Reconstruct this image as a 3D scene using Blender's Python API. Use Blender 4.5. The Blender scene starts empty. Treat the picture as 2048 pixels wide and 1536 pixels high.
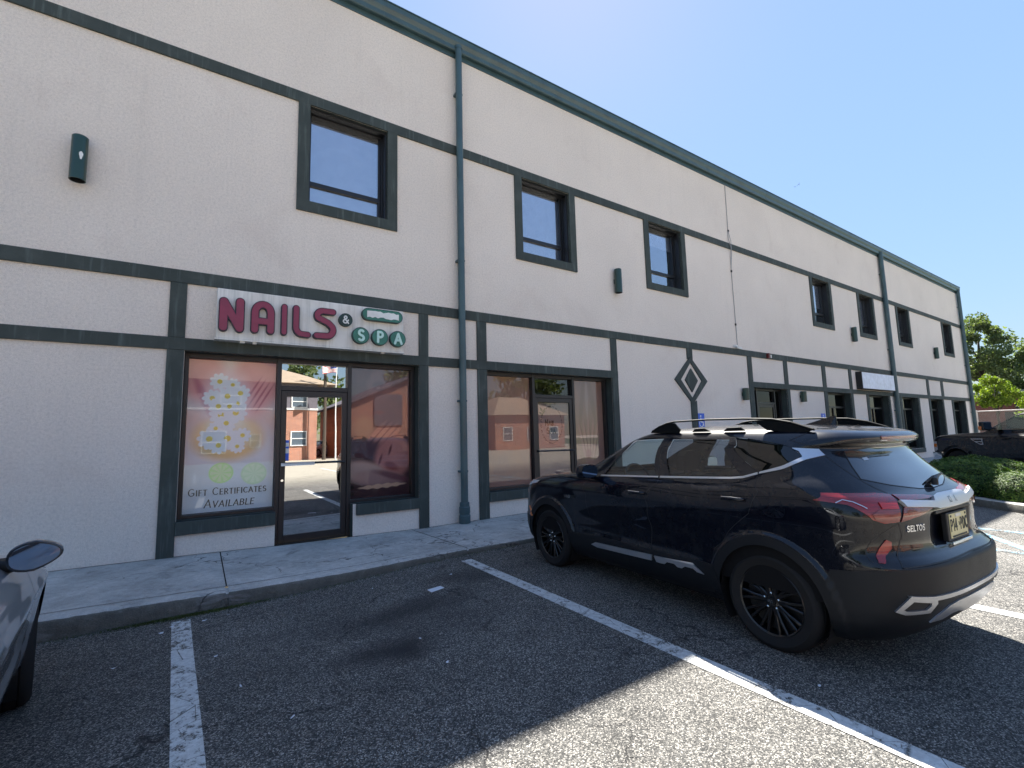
import bpy, bmesh, math, random
from mathutils import Vector, Matrix, noise
R=math.radians
C=bpy.context.scene.collection
SC=bpy.context.scene
H0=1.466      # camera height over the lot; facade heights below are given relative to the camera
# ------------------------------------------------------------------ camera, sky, sun, exposure
cam=bpy.data.cameras.new('camera'); co=bpy.data.objects.new('camera',cam); C.objects.link(co); SC.camera=co
F_PX,YAW,PITCH,ROLL=936.94,.58833912,.10976962,-.02562407
CY=-7.2678
def cam_axes():
    cy,sy,cp,sp=math.cos(YAW),math.sin(YAW),math.cos(PITCH),math.sin(PITCH)
    F=Vector((sy*cp,cy*cp,sp)); Rr=Vector((cy,-sy,0)); U=Rr.cross(F)
    c,s=math.cos(ROLL),math.sin(ROLL)
    return F,Rr*c+U*s,U*c-Rr*s
F_,R_,U_=cam_axes()
m=Matrix.Identity(4)
for i in range(3): m[i][0],m[i][1],m[i][2]=R_[i],U_[i],-F_[i]
m.translation=(0,CY,H0)
co.matrix_world=m
cam.sensor_fit='HORIZONTAL'; cam.sensor_width=36; cam.lens=36*F_PX/2048
cam.clip_start=.05; cam.clip_end=2000
SUN=Vector((.53,.571,1)).normalized()
EL=math.asin(SUN.z); AZ=math.atan2(SUN.x,SUN.y)
w=bpy.data.worlds.new('World'); SC.world=w; w.use_nodes=True
nt=w.node_tree; bg=nt.nodes['Background']; sky=nt.nodes.new('ShaderNodeTexSky')
sky.sky_type='NISHITA'; sky.sun_disc=False; sky.sun_elevation=EL; sky.sun_rotation=AZ
sky.air_density=1.0; sky.dust_density=.15; sky.ozone_density=1.25; sky.altitude=50
# soft shoulder on the sky's radiance: the glare round the sun is rolled off, hue kept
bw=nt.nodes.new('ShaderNodeRGBToBW'); nt.links.new(sky.outputs[0],bw.inputs[0])
ma=nt.nodes.new('ShaderNodeMath'); ma.operation='MULTIPLY_ADD'; nt.links.new(bw.outputs[0],ma.inputs[0]); ma.inputs[1].default_value=.62; ma.inputs[2].default_value=1
dv=nt.nodes.new('ShaderNodeMath'); dv.operation='DIVIDE'; dv.inputs[0].default_value=1; nt.links.new(ma.outputs[0],dv.inputs[1])
sc_=nt.nodes.new('ShaderNodeVectorMath'); sc_.operation='SCALE'; nt.links.new(sky.outputs[0],sc_.inputs[0]); nt.links.new(dv.outputs[0],sc_.inputs[3])
nt.links.new(sc_.outputs[0],bg.inputs[0]); bg.inputs[1].default_value=.094
sl=bpy.data.lights.new('sun','SUN'); so=bpy.data.objects.new('sun',sl); C.objects.link(so)
sl.energy=3.2; sl.angle=R(.55); sl.color=(1,.95,.87)
so.rotation_euler=SUN.to_track_quat('Z','Y').to_euler(); so.location=(0,0,30)
SC.view_settings.view_transform='Standard'; SC.view_settings.look='None'
SC.view_settings.exposure=2.68; SC.view_settings.gamma=1
SC.cycles.max_bounces=8; SC.cycles.diffuse_bounces=4; SC.cycles.glossy_bounces=5; SC.cycles.transparent_max_bounces=12; SC.cycles.transmission_bounces=4
SC.cycles.caustics_reflective=False; SC.cycles.caustics_refractive=False
SC.cycles.sample_clamp_indirect=6

# ------------------------------------------------------------------ helpers
def tag(o,label=None,cat=None,group=None,kind=None):
    if label:o['label']=label
    if cat:o['category']=cat
    if group:o['group']=group
    if kind:o['kind']=kind
    return o
def wl(o):
    p=Vector((0,0,0))
    while o: p+=Vector(o.location); o=o.parent
    return p
def empty(name,loc=(0,0,0),rz=0,parent=None):
    o=bpy.data.objects.new(name,None); o.empty_display_size=.2; C.objects.link(o)
    o.location=loc; o.rotation_euler=(0,0,rz)
    if parent:o.parent=parent
    return o
class MB:
    def __init__(s): s.v=[];s.f=[];s.m=[]
    def poly(s,pts,mi=0):
        n=len(s.v); s.v+=[tuple(p) for p in pts]; s.f.append(tuple(range(n,n+len(pts)))); s.m.append(mi); return s
    def box(s,x0,x1,y0,y1,z0,z1,mi=0):
        n=len(s.v)
        s.v+=[(x,y,z) for z in(z0,z1) for y in(y0,y1) for x in(x0,x1)]
        for f in((0,2,3,1),(4,5,7,6),(0,1,5,4),(2,6,7,3),(0,4,6,2),(1,3,7,5)): s.f.append(tuple(n+i for i in f)); s.m.append(mi)
        return s
    def ring(s,rings,mi=0,cap=True,closed=True):
        n=len(s.v);k=len(rings[0])
        for r in rings: s.v+=[tuple(p) for p in r]
        for a in range(len(rings)-1):
            for i in range(k if closed else k-1):
                j=(i+1)%k; s.f.append((n+a*k+i,n+a*k+j,n+(a+1)*k+j,n+(a+1)*k+i)); s.m.append(mi)
        if cap:
            s.f.append(tuple(n+i for i in reversed(range(k)))); s.m.append(mi)
            b=n+(len(rings)-1)*k; s.f.append(tuple(b+i for i in range(k))); s.m.append(mi)
        return s
    def tube(s,pts,r,n=8,mi=0,cap=True):
        pts=[Vector(p) for p in pts]; rs=r if isinstance(r,(list,tuple)) else [r]*len(pts)
        rings=[];ref=None
        for i,p in enumerate(pts):
            d=(pts[min(i+1,len(pts)-1)]-pts[max(i-1,0)]).normalized()
            if ref is None or abs(ref.dot(d))>.98: ref=Vector((0,0,1)) if abs(d.z)<.9 else Vector((1,0,0))
            a=d.cross(ref).normalized(); b=a.cross(d)
            rings.append([p+(a*math.cos(t)+b*math.sin(t))*rs[i] for t in [2*math.pi*k/n for k in range(n)]])
        return s.ring(rings,mi,cap)
    def lathe(s,prof,c=(0,0,0),axis='Z',n=32,mi=0,cap=False):
        rings=[]
        for r,h in prof:
            g=[]
            for k in range(n):
                a=2*math.pi*k/n; x,y=r*math.cos(a),r*math.sin(a)
                p={'Z':(x,y,h),'Y':(x,h,-y),'X':(h,x,y)}[axis]; g.append((c[0]+p[0],c[1]+p[1],c[2]+p[2]))
            rings.append(g)
        return s.ring(rings,mi,cap)
    def prism(s,poly,fn,d0,d1,mi=0):
        """poly 2D -> fn(a,b,d) 3D"""
        return s.ring([[fn(a,b,d0) for a,b in poly],[fn(a,b,d1) for a,b in poly]],mi)
    def build(s,name,mats,parent=None,smooth=False,loc=None,recalc=True,bevel=0):
        me=bpy.data.meshes.new(name); me.from_pydata(s.v,[],s.f)
        for k in (mats if isinstance(mats,(list,tuple)) else [mats]): me.materials.append(k)
        me.polygons.foreach_set('material_index',s.m)
        if recalc:
            b=bmesh.new(); b.from_mesh(me); bmesh.ops.recalc_face_normals(b,faces=b.faces); b.to_mesh(me); b.free()
        if smooth: me.polygons.foreach_set('use_smooth',[True]*len(me.polygons)); 
        if smooth=='auto':
            me.set_sharp_from_angle(angle=R(38))
        me.update()
        o=bpy.data.objects.new(name,me); C.objects.link(o)
        if bevel:
            md=o.modifiers.new('bevel','BEVEL'); md.width=bevel; md.segments=2; md.limit_method='ANGLE'
        if parent:
            o.parent=parent; o.location=(0,0,0) if loc=='local' else -wl(parent)
        return o
def copy_tree(o,parent=None):
    c=o.copy(); C.objects.link(c); c.parent=parent
    for k in ('label','category','group'):
        if parent and k in c: pass
    for ch in o.children: copy_tree(ch,c)
    return c

# ------------------------------------------------------------------ materials
class NT:
    def __init__(s,name):
        s.mat=bpy.data.materials.new(name); s.mat.use_nodes=True; s.t=s.mat.node_tree; s.t.nodes.clear()
        s.out=s.t.nodes.new('ShaderNodeOutputMaterial')
    def n(s,ty,**k):
        o=s.t.nodes.new('ShaderNode'+ty)
        for a,b in k.items():
            if a[0]=='_': o.inputs[int(a[1:])].default_value=b
            else: setattr(o,a,b)
        return o
    def l(s,a,b): s.t.links.new(a,b)
    def put(s,sock,v):
        if hasattr(v,'is_linked') or hasattr(v,'links'): s.l(v,sock)
        else: sock.default_value=(tuple(v)+(1,)) if isinstance(v,(tuple,list)) and len(v)==3 and sock.type=='RGBA' else v
    def mix(s,f,a,b,bt='MIX'):
        o=s.n('Mix',data_type='RGBA',blend_type=bt); s.put(o.inputs[0],f); s.put(o.inputs[6],a); s.put(o.inputs[7],b); return o.outputs[2]
    def math(s,op,a,b=0.,c=None,clamp=False):
        o=s.n('Math',operation=op,use_clamp=clamp); s.put(o.inputs[0],a); s.put(o.inputs[1],b)
        if c is not None: s.put(o.inputs[2],c)
        return o.outputs[0]
    def ramp(s,f,stops,interp='LINEAR'):
        o=s.n('ValToRGB'); e=o.color_ramp; e.interpolation=interp
        while len(e.elements)<len(stops): e.elements.new(.5)
        for i,(p,c) in enumerate(stops):
            e.elements[i].position=p; e.elements[i].color=tuple(c)+(1,) if isinstance(c,(tuple,list)) else (c,c,c,1)
        s.l(f,o.inputs[0]); return o.outputs[0]
    def coord(s,kind='Object',scale=None,loc=None):
        if kind=='Position': c=s.n('NewGeometry').outputs['Position']
        else: c=s.n('TexCoord').outputs[kind]
        if scale or loc:
            mp=s.n('Mapping'); s.l(c,mp.inputs[0])
            if scale: mp.inputs[3].default_value=scale
            if loc: mp.inputs[1].default_value=loc
            c=mp.outputs[0]
        return c
    def noise(s,c,scale,detail=3,rough=.55,dist=0):
        o=s.n('TexNoise'); s.l(c,o.inputs['Vector']); o.inputs['Scale'].default_value=scale; o.inputs['Detail'].default_value=detail
        o.inputs['Roughness'].default_value=rough; o.inputs['Distortion'].default_value=dist; return o.outputs['Fac']
    def vor(s,c,scale,feature='F1',out='Distance',rand=1):
        o=s.n('TexVoronoi',feature=feature); s.l(c,o.inputs['Vector']); o.inputs['Scale'].default_value=scale; o.inputs['Randomness'].default_value=rand; return o.outputs[out]
    def bump(s,h,strength=.3,dist=.01,nrm=None):
        o=s.n('Bump'); s.put(o.inputs['Height'],h); o.inputs['Strength'].default_value=strength; o.inputs['Distance'].default_value=dist
        if nrm: s.l(nrm,o.inputs['Normal'])
        return o.outputs[0]
    def bsdf(s,col,rough=.6,metal=0,nrm=None,coat=0,spec=.5,trans=0,coatr=.03,emis=None):
        b=s.n('BsdfPrincipled'); s.put(b.inputs['Base Color'],col); s.put(b.inputs['Roughness'],rough); s.put(b.inputs['Metallic'],metal)
        s.put(b.inputs['Specular IOR Level'],spec); s.put(b.inputs['Coat Weight'],coat); b.inputs['Coat Roughness'].default_value=coatr
        if nrm: s.l(nrm,b.inputs['Normal'])
        return b.outputs[0]
    def done(s,sh): s.l(sh,s.out.inputs[0]); return s.mat
def plain(name,col,rough=.6,metal=0,coat=0,spec=.5,var=.12,scale=6,bump=0,bscale=60,coord='Object',coatr=.03):
    t=NT(name); c=t.coord(coord); n=t.noise(c,scale,4)
    k=t.ramp(n,[(.3,1-var),(.7,1+var)]); colr=t.mix(1,tuple(col),k,'MULTIPLY')
    nr=t.bump(t.noise(c,bscale,3),bump,.004) if bump else None
    r=t.math('ADD',t.math('MULTIPLY',n,.16),rough-.08,clamp=True)
    return t.done(t.bsdf(colr,r,metal,nr,coat,spec,coatr=coatr))
def glassmat(name,tint=(.5,.5,.5),refl=.1,rough=0.,wav=.0):
    t=NT(name); tr=t.n('BsdfTransparent'); tr.inputs[0].default_value=tuple(tint)+(1,)
    g=t.n('BsdfGlossy'); g.inputs['Roughness'].default_value=rough; g.inputs[0].default_value=(1,1,1,1)
    c=t.coord('Position')
    if wav:
        nb=t.bump(t.noise(c,1.3,1),wav,.05); t.l(nb,g.inputs['Normal'])
    fr=t.n('LayerWeight'); fr.inputs[0].default_value=.5
    f=t.math('MULTIPLY_ADD',t.math('POWER',fr.outputs['Facing'],5.),.9,refl+.035,clamp=True)
    mx=t.n('MixShader'); t.l(f,mx.inputs[0]); t.l(tr.outputs[0],mx.inputs[1]); t.l(g.outputs[0],mx.inputs[2])
    return t.done(mx.outputs[0])
def stucco():
    t=NT('stucco'); c=t.coord('Position')
    a=t.noise(c,.55,4); b=t.noise(c,34,5,.8); f=t.noise(c,120,3,.8); sm_=t.noise(t.coord('Position',loc=(4,0,2)),.9,6,.7,.5)
    col=t.ramp(a,[(.3,(.76,.69,.625)),(.7,(.83,.755,.685))])
    col=t.mix(.55,col,t.ramp(b,[(.34,.74),(.50,1.0),(.66,1.17)]),'MULTIPLY')
    col=t.mix(t.math('MULTIPLY',t.ramp(sm_,[(.56,0),(.70,1)]),.16),col,(.52,.42,.37))
    col=t.mix(.8,col,t.ramp(f,[(.28,.74),(.5,1.0),(.75,1.18)]),'MULTIPLY')
    # rain streaks under bands
    st=t.noise(t.coord('Position',scale=(6,1,.25)),1.2,4); col=t.mix(t.math('MULTIPLY',t.ramp(st,[(.56,0),(.75,1)]),.07),col,(.30,.30,.29))
    h=t.math('ADD',t.math('MULTIPLY',f,1.),t.math('MULTIPLY',t.vor(c,120),.5))
    sp=t.noise(c,1.1,2)
    n=t.bump(h,.9,.008); n=t.bump(sp,.15,.02,n)
    return t.done(t.bsdf(col,.9,0,n,0,.25))
def trimmat():
    t=NT('green_trim_paint'); c=t.coord('Position'); a=t.noise(c,2.3,5,.65); f=t.noise(c,120,2)
    col=t.ramp(a,[(.3,(.036,.047,.044)),(.55,(.049,.062,.058)),(.75,(.074,.088,.082))])
    st=t.noise(t.coord('Position',scale=(14,14,1.1)),1.5,4); col=t.mix(t.ramp(st,[(.55,0),(.8,.55)]),col,(.15,.19,.18))
    col=t.mix(t.ramp(t.noise(c,38,3,.8),[(.70,0),(.76,.8)]),col,(.22,.26,.25))
    return t.done(t.bsdf(col,.72,0,t.bump(f,.5,.004),0,.35))
def asphalt_col(t):
    c=t.coord('Position')
    v=t.n('TexVoronoi',feature='F1'); t.l(c,v.inputs['Vector']); v.inputs['Scale'].default_value=165
    sep=t.n('SeparateColor'); t.l(v.outputs['Color'],sep.inputs[0])
    chip=t.ramp(sep.outputs[0],[(0,(.026,.026,.025)),(.42,(.054,.054,.052)),(.68,(.110,.107,.099)),(.86,(.215,.206,.188)),(1,(.46,.43,.385))])
    v2=t.n('TexVoronoi',feature='F1'); t.l(c,v2.inputs['Vector']); v2.inputs['Scale'].default_value=95
    sep2=t.n('SeparateColor'); t.l(v2.outputs['Color'],sep2.inputs[0])
    chip=t.mix(t.math('MULTIPLY',t.ramp(sep2.outputs[1],[(.91,0),(.95,1)]),.55),chip,(.28,.27,.245))
    big=t.noise(c,.7,5,.6); med=t.noise(c,4.5,4,.6)
    col=t.mix(1,chip,t.ramp(big,[(.3,.80),(.7,1.2)]),'MULTIPLY'); col=t.mix(1,col,t.ramp(med,[(.3,.86),(.7,1.14)]),'MULTIPLY')
    # old oil and sealer stains
    st=None
    wp=t.n('VectorMath',operation='ADD'); t.l(c,wp.inputs[0])
    nz=t.n('TexNoise'); t.l(c,nz.inputs['Vector']); nz.inputs['Scale'].default_value=2.2; nz.inputs['Detail'].default_value=4
    sv=t.n('VectorMath',operation='SCALE'); t.l(nz.outputs['Color'],sv.inputs[0]); sv.inputs[3].default_value=.55; t.l(sv.outputs[0],wp.inputs[1])
    for (x,y,rx,ry,k) in STAINS:
        mp=t.n('Mapping'); t.l(wp.outputs[0],mp.inputs[0]); mp.inputs[3].default_value=(1/rx,1/ry,0)
        mp.inputs[1].default_value=(-(x+.27)/rx,-(y+.27)/ry,0)
        ln=t.n('VectorMath',operation='LENGTH'); t.l(mp.outputs[0],ln.inputs[0])
        q=t.math('MULTIPLY',t.ramp(ln.outputs['Value'],[(.05,1),(1.15,0)],'EASE'),k)
        st=q if st is None else t.math('MAXIMUM',st,q)
    col=t.mix(st,col,(.020,.020,.022))
    # the far side of the lot is older, bleached paving
    yy=t.n('SeparateXYZ'); t.l(c,yy.inputs[0]); ff=t.math('MULTIPLY_ADD',yy.outputs[1],-.18,-1.5,clamp=True)
    col=t.mix(t.math('MULTIPLY',ff,.85),col,(.40,.37,.30))
    # cracks
    dc=t.n('VectorMath',operation='ADD'); t.l(c,dc.inputs[0]); n3=t.n('TexNoise'); t.l(c,n3.inputs['Vector']); n3.inputs['Scale'].default_value=3.5; n3.inputs['Detail'].default_value=5
    s3=t.n('VectorMath',operation='SCALE'); t.l(n3.outputs['Color'],s3.inputs[0]); s3.inputs[3].default_value=.5; t.l(s3.outputs[0],dc.inputs[1])
    e=t.vor(dc.outputs[0],.62,'DISTANCE_TO_EDGE'); e2=t.vor(dc.outputs[0],2.6,'DISTANCE_TO_EDGE')
    msk=t.ramp(t.noise(c,.8,2),[(.46,0),(.56,1)]); msk2=t.ramp(t.noise(t.coord('Position',loc=(7,3,0)),.55,2),[(.52,0),(.6,1)])
    cr=t.math('MULTIPLY',t.ramp(e,[(.001,1),(.009,0)]),msk); cr2=t.math('MULTIPLY',t.ramp(e2,[(.002,.85),(.014,0)]),msk2)
    crk=t.math('MAXIMUM',cr,cr2)
    col=t.mix(t.math('MULTIPLY',crk,.85),col,(.012,.012,.013))
    hgt=t.math('SUBTRACT',t.math('MULTIPLY',v.outputs['Distance'],-.9),t.math('MULTIPLY',crk,1.5))
    return c,col,hgt,med
STAINS=[]
def asphalt():
    t=NT('asphalt'); c,col,h,_=asphalt_col(t)
    return t.done(t.bsdf(col,.82,0,t.bump(h,.9,.006),0,.35))
def roadpaint(name,pc,wear=.5):
    t=NT(name); c,col,h,_=asphalt_col(t)
    n=t.noise(c,16,6,.75,.4); n2=t.noise(c,2.5,3); n4=t.noise(c,90,3,.7)
    k=t.math('ADD',t.math('ADD',t.math('MULTIPLY',n,.75),t.math('MULTIPLY',n2,.35)),t.math('MULTIPLY',n4,.25))
    f=t.ramp(k,[(wear+.02,1),(wear+.10,0)])
    e=t.vor(t.coord('Position',scale=(1,1,1)),5.2,'DISTANCE_TO_EDGE'); dn=t.math('ADD',e,t.math('MULTIPLY',t.noise(c,9,3),.03))
    f=t.math('MULTIPLY',f,t.ramp(dn,[(.016,0),(.026,1)]))
    pcol=t.mix(1,tuple(pc),t.ramp(t.noise(c,40,3),[(.3,.78),(.7,1.08)]),'MULTIPLY')
    return t.done(t.bsdf(t.mix(f,col,pcol),.75,0,t.bump(h,.6,.005),0,.35))
def concrete(name,base=(.27,.27,.265),k=1.):
    t=NT(name); c=t.coord('Position'); a=t.noise(c,1.6,6,.65); b=t.noise(c,14,5,.7); f=t.noise(c,150,2)
    col=t.mix(1,tuple(base),t.ramp(a,[(.25,.62),(.5,.95),(.75,1.25)]),'MULTIPLY'); col=t.mix(1,col,t.ramp(b,[(.25,.78),(.75,1.2)]),'MULTIPLY')
    col=t.mix(.7,col,t.ramp(f,[(.3,.7),(.7,1.25)]),'MULTIPLY')
    stt=t.noise(t.coord('Position',scale=(.9,3,3)),2.4,5,.7,.6); col=t.mix(t.ramp(stt,[(.56,0),(.68,.45)]),col,(.36,.36,.355)); 
    dk=t.noise(t.coord('Position',loc=(3,1,0)),3.1,5,.7,.4); col=t.mix(t.ramp(dk,[(.57,0),(.72,.55)]),col,(.085,.088,.085))
    dc=t.n('VectorMath',operation='ADD'); t.l(c,dc.inputs[0]); n3=t.n('TexNoise'); t.l(c,n3.inputs['Vector']); n3.inputs['Scale'].default_value=4; n3.inputs['Detail'].default_value=5
    s3=t.n('VectorMath',operation='SCALE'); t.l(n3.outputs['Color'],s3.inputs[0]); s3.inputs[3].default_value=.45; t.l(s3.outputs[0],dc.inputs[1])
    e=t.vor(dc.outputs[0],.75,'DISTANCE_TO_EDGE'); cr=t.ramp(e,[(.0015,1),(.008,0)]); cr=t.math('MULTIPLY',cr,t.ramp(t.noise(c,.9,2),[(.45,0),(.55,1)]))
    col=t.mix(t.math('MULTIPLY',cr,.8),col,(.03,.03,.03))
    h=t.math('SUBTRACT',t.math('ADD',f,t.math('MULTIPLY',b,2.)),t.math('MULTIPLY',cr,2.))
    return t.done(t.bsdf(col,.88,0,t.bump(h,.6*k,.006),0,.3))
def brick(name,c1=(.42,.15,.075),c2=(.30,.10,.055),mortar=(.42,.36,.31),vert='Y'):
    t=NT(name); c=t.coord('Position'); mp=t.n('Mapping'); t.l(c,mp.inputs[0])
    mp.inputs[2].default_value=(R(90),0,0) if vert=='Y' else (R(90),0,R(90))
    if vert!='Y':
        cb=t.n('SeparateXYZ'); t.l(c,cb.inputs[0]); cc=t.n('CombineXYZ'); t.l(cb.outputs[1],cc.inputs[0]); t.l(cb.outputs[2],cc.inputs[1]); v=cc.outputs[0]
    else:
        cb=t.n('SeparateXYZ'); t.l(c,cb.inputs[0]); cc=t.n('CombineXYZ'); t.l(cb.outputs[0],cc.inputs[0]); t.l(cb.outputs[2],cc.inputs[1]); v=cc.outputs[0]
    b=t.n('TexBrick'); t.l(v,b.inputs['Vector']); b.inputs['Color1'].default_value=c1+(1,); b.inputs['Color2'].default_value=c2+(1,); b.inputs['Mortar'].default_value=mortar+(1,)
    b.inputs['Scale'].default_value=1; b.inputs['Mortar Size'].default_value=.008; b.inputs['Brick Width'].default_value=.21; b.inputs['Row Height'].default_value=.072; b.inputs['Bias'].default_value=.1
    col=t.mix(.5,b.outputs[0],t.ramp(t.noise(c,1.2,4),[(.3,.7),(.7,1.2)]),'MULTIPLY')
    return t.done(t.bsdf(col,.85,0,t.bump(b.outputs['Fac'],-.4,.008)))
def foliage(name,c1,c2,c3,trans=.3):
    t=NT(name); g=t.n('NewGeometry'); col=t.ramp(g.outputs['Random Per Island'],[(0,c1),(.5,c2),(1,c3)])
    n=t.noise(t.coord('Position'),1.1,3); col=t.mix(.6,col,t.ramp(n,[(.3,.6),(.7,1.3)]),'MULTIPLY')
    d=t.bsdf(col,.55,0,None,0,.3); tr=t.n('BsdfTranslucent'); t.l(t.mix(1,col,(1.2,1.3,.5),'MULTIPLY'),tr.inputs[0])
    mx=t.n('MixShader'); mx.inputs[0].default_value=trans; t.l(d,mx.inputs[1]); t.l(tr.outputs[0],mx.inputs[2]); return t.done(mx.outputs[0])
def vcol(name,rough=.5,spec=.4):
    t=NT(name); a=t.n('Attribute'); a.attribute_name='Col'; a.attribute_type='GEOMETRY'; return t.done(t.bsdf(a.outputs[0],rough,0,None,0,spec))
def carpaint(name,col,metal=0.,rough=.35,flake=False):
    t=NT(name); c=t.coord('Object'); base=t.mix(.4,tuple(col),t.ramp(t.noise(c,3,3),[(.3,.9),(.7,1.1)]),'MULTIPLY')
    dust=t.noise(c,9,5,.7); base=t.mix(t.math('MULTIPLY',t.ramp(dust,[(.5,0),(.8,1)]),.04),base,(.3,.29,.27))
    nr=t.bump(t.noise(c,220,2),.012,.001)
    return t.done(t.bsdf(base,rough,metal,nr,1 if metal or col[0]>.1 else .85,.5 if metal else .08,coatr=.012))
STAINS[:]=STAIN_LIST=[(1.25,-3.85,.60,.42,.95),(1.55,-3.2,1.1,.42,.78),(1.7,-3.55,.9,.6,.45),(2.4,-2.7,.8,.35,.6),(.9,-3.0,.8,.3,.30),(4.2,-3.2,.7,.9,.35),(7.2,-8.2,.5,.6,.5),(-1.4,-4.5,.5,.6,.5),(4.3,-9,.4,.7,.4)]
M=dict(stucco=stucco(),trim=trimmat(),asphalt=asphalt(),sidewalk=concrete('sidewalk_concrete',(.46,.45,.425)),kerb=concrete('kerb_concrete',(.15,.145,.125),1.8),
 line=roadpaint('worn_white_paint',(.60,.61,.60),.675),blue=roadpaint('worn_blue_paint',(.20,.45,.62),.64),
 gutter=plain('green_metal',(.045,.088,.10),.42,0,.15,var=.18,scale=3,bump=.05),
 frame=plain('dark_bronze_frame',(.014,.015,.018),.38,0,0,.5),
 lamp=plain('dark_green_enamel',(.008,.040,.030),.35,0,.3),black=plain('black_plastic',(.008,.008,.009),.55),
 white=plain('white_paint',(.74,.74,.72),.5),lightgrey=plain('light_grey_blind',(.80,.81,.84),.8),steel=plain('brushed_steel',(.5,.5,.5),.3,1),chrome=plain('chrome',(.75,.76,.78),.12,1,var=.03),
 silver=plain('satin_silver',(.55,.56,.58),.33,.85,var=.04),rubber=plain('tyre_rubber',(.012,.012,.013),.8,0,0,.3,bump=.2),
 dark=plain('dark_interior',(.005,.005,.006),.85,0,0,.2),roof=plain('roof_membrane',(.12,.12,.12),.9),
 paint=carpaint('black_car_paint',(.0014,.0024,.007)),grey=carpaint('grey_car_paint',(.25,.27,.30),.3,.4),truckp=carpaint('black_truck_paint',(.003,.003,.005)),whitec=carpaint('white_car_paint',(.7,.7,.7)),
 clad=plain('matte_cladding',(.0045,.006,.009),.55,0,0,.35,var=.05,bump=.15,bscale=500),rim=plain('black_alloy',(.004,.004,.005),.35,.2,.3,var=.03),
 red=None,soil=plain('soil_mulch',(.05,.035,.022),.95,bump=.8,scale=20))
def lampmat(name,col,clearmix=.0):
    t=NT(name); c=t.coord('Object'); wv=t.noise(t.coord('Object',scale=(1,1,18)),9,2)
    cc=t.mix(.5,tuple(col),t.ramp(wv,[(.35,.45),(.65,1.5)]),'MULTIPLY'); return t.done(t.bsdf(cc,.25,.15,None,1,.5))
M['red']=lampmat('red_lamp_lens',(.22,.003,.006)); M['redpale']=lampmat('pale_red_lens',(.17,.022,.02)); M['redlit']=lampmat('bright_red_lens',(.50,.012,.008)); M['amber']=lampmat('amber_lens',(.75,.20,.03)); M['clear']=lampmat('clear_lens',(.45,.46,.48))
M['g_up']=glassmat('upper_window_glass',(.82,.86,.95),.30,0,.02)
M['g_shop']=glassmat('shop_glass',(.98,.98,.98),-.010,0,.01)
M['g_dim']=glassmat('dim_shop_glass',(.88,.83,.82),.02,0,.01)
M['g_door']=glassmat('door_glass',(.25,.25,.27),.50,0,.01)
M['g_dark']=glassmat('dark_glass',(.10,.11,.12),.0,0,.02)
M['g_car']=glassmat('car_glass',(.74,.84,.83),.02)
M['g_rearw']=glassmat('rear_door_glass',(.40,.44,.50),.03)
M['g_priv']=glassmat('privacy_glass',(.012,.015,.022),.02)
M['mirror']=plain('mirror_glass',(.22,.26,.33),.03,1,var=.01)
def sst(a,b,x):
    t=(x-a)/(b-a); t=0. if t<0 else 1. if t>1 else t
    return t*t*(3-2*t)
def pchip(xs,ys):
    n=len(xs);h=[xs[i+1]-xs[i] for i in range(n-1)];d=[(ys[i+1]-ys[i])/h[i] for i in range(n-1)]
    m=[0.]*n
    for i in range(1,n-1):
        if d[i-1]*d[i]>0:
            w1=2*h[i]+h[i-1];w2=h[i]+2*h[i-1];m[i]=(w1+w2)/(w1/d[i-1]+w2/d[i])
    m[0]=d[0];m[-1]=d[-1]
    def f(x):
        if x<=xs[0]:return ys[0]
        if x>=xs[-1]:return ys[-1]
        lo,hi=0,n-1
        while hi-lo>1:
            k=(lo+hi)//2
            if xs[k]<=x:lo=k
            else:hi=k
        t=(x-xs[lo])/h[lo];a=h[lo]
        return ((2*t**3-3*t*t+1)*ys[lo]+(t**3-2*t*t+t)*a*m[lo]+(-2*t**3+3*t*t)*ys[hi]+(t**3-t*t)*a*m[hi])
    return f
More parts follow.
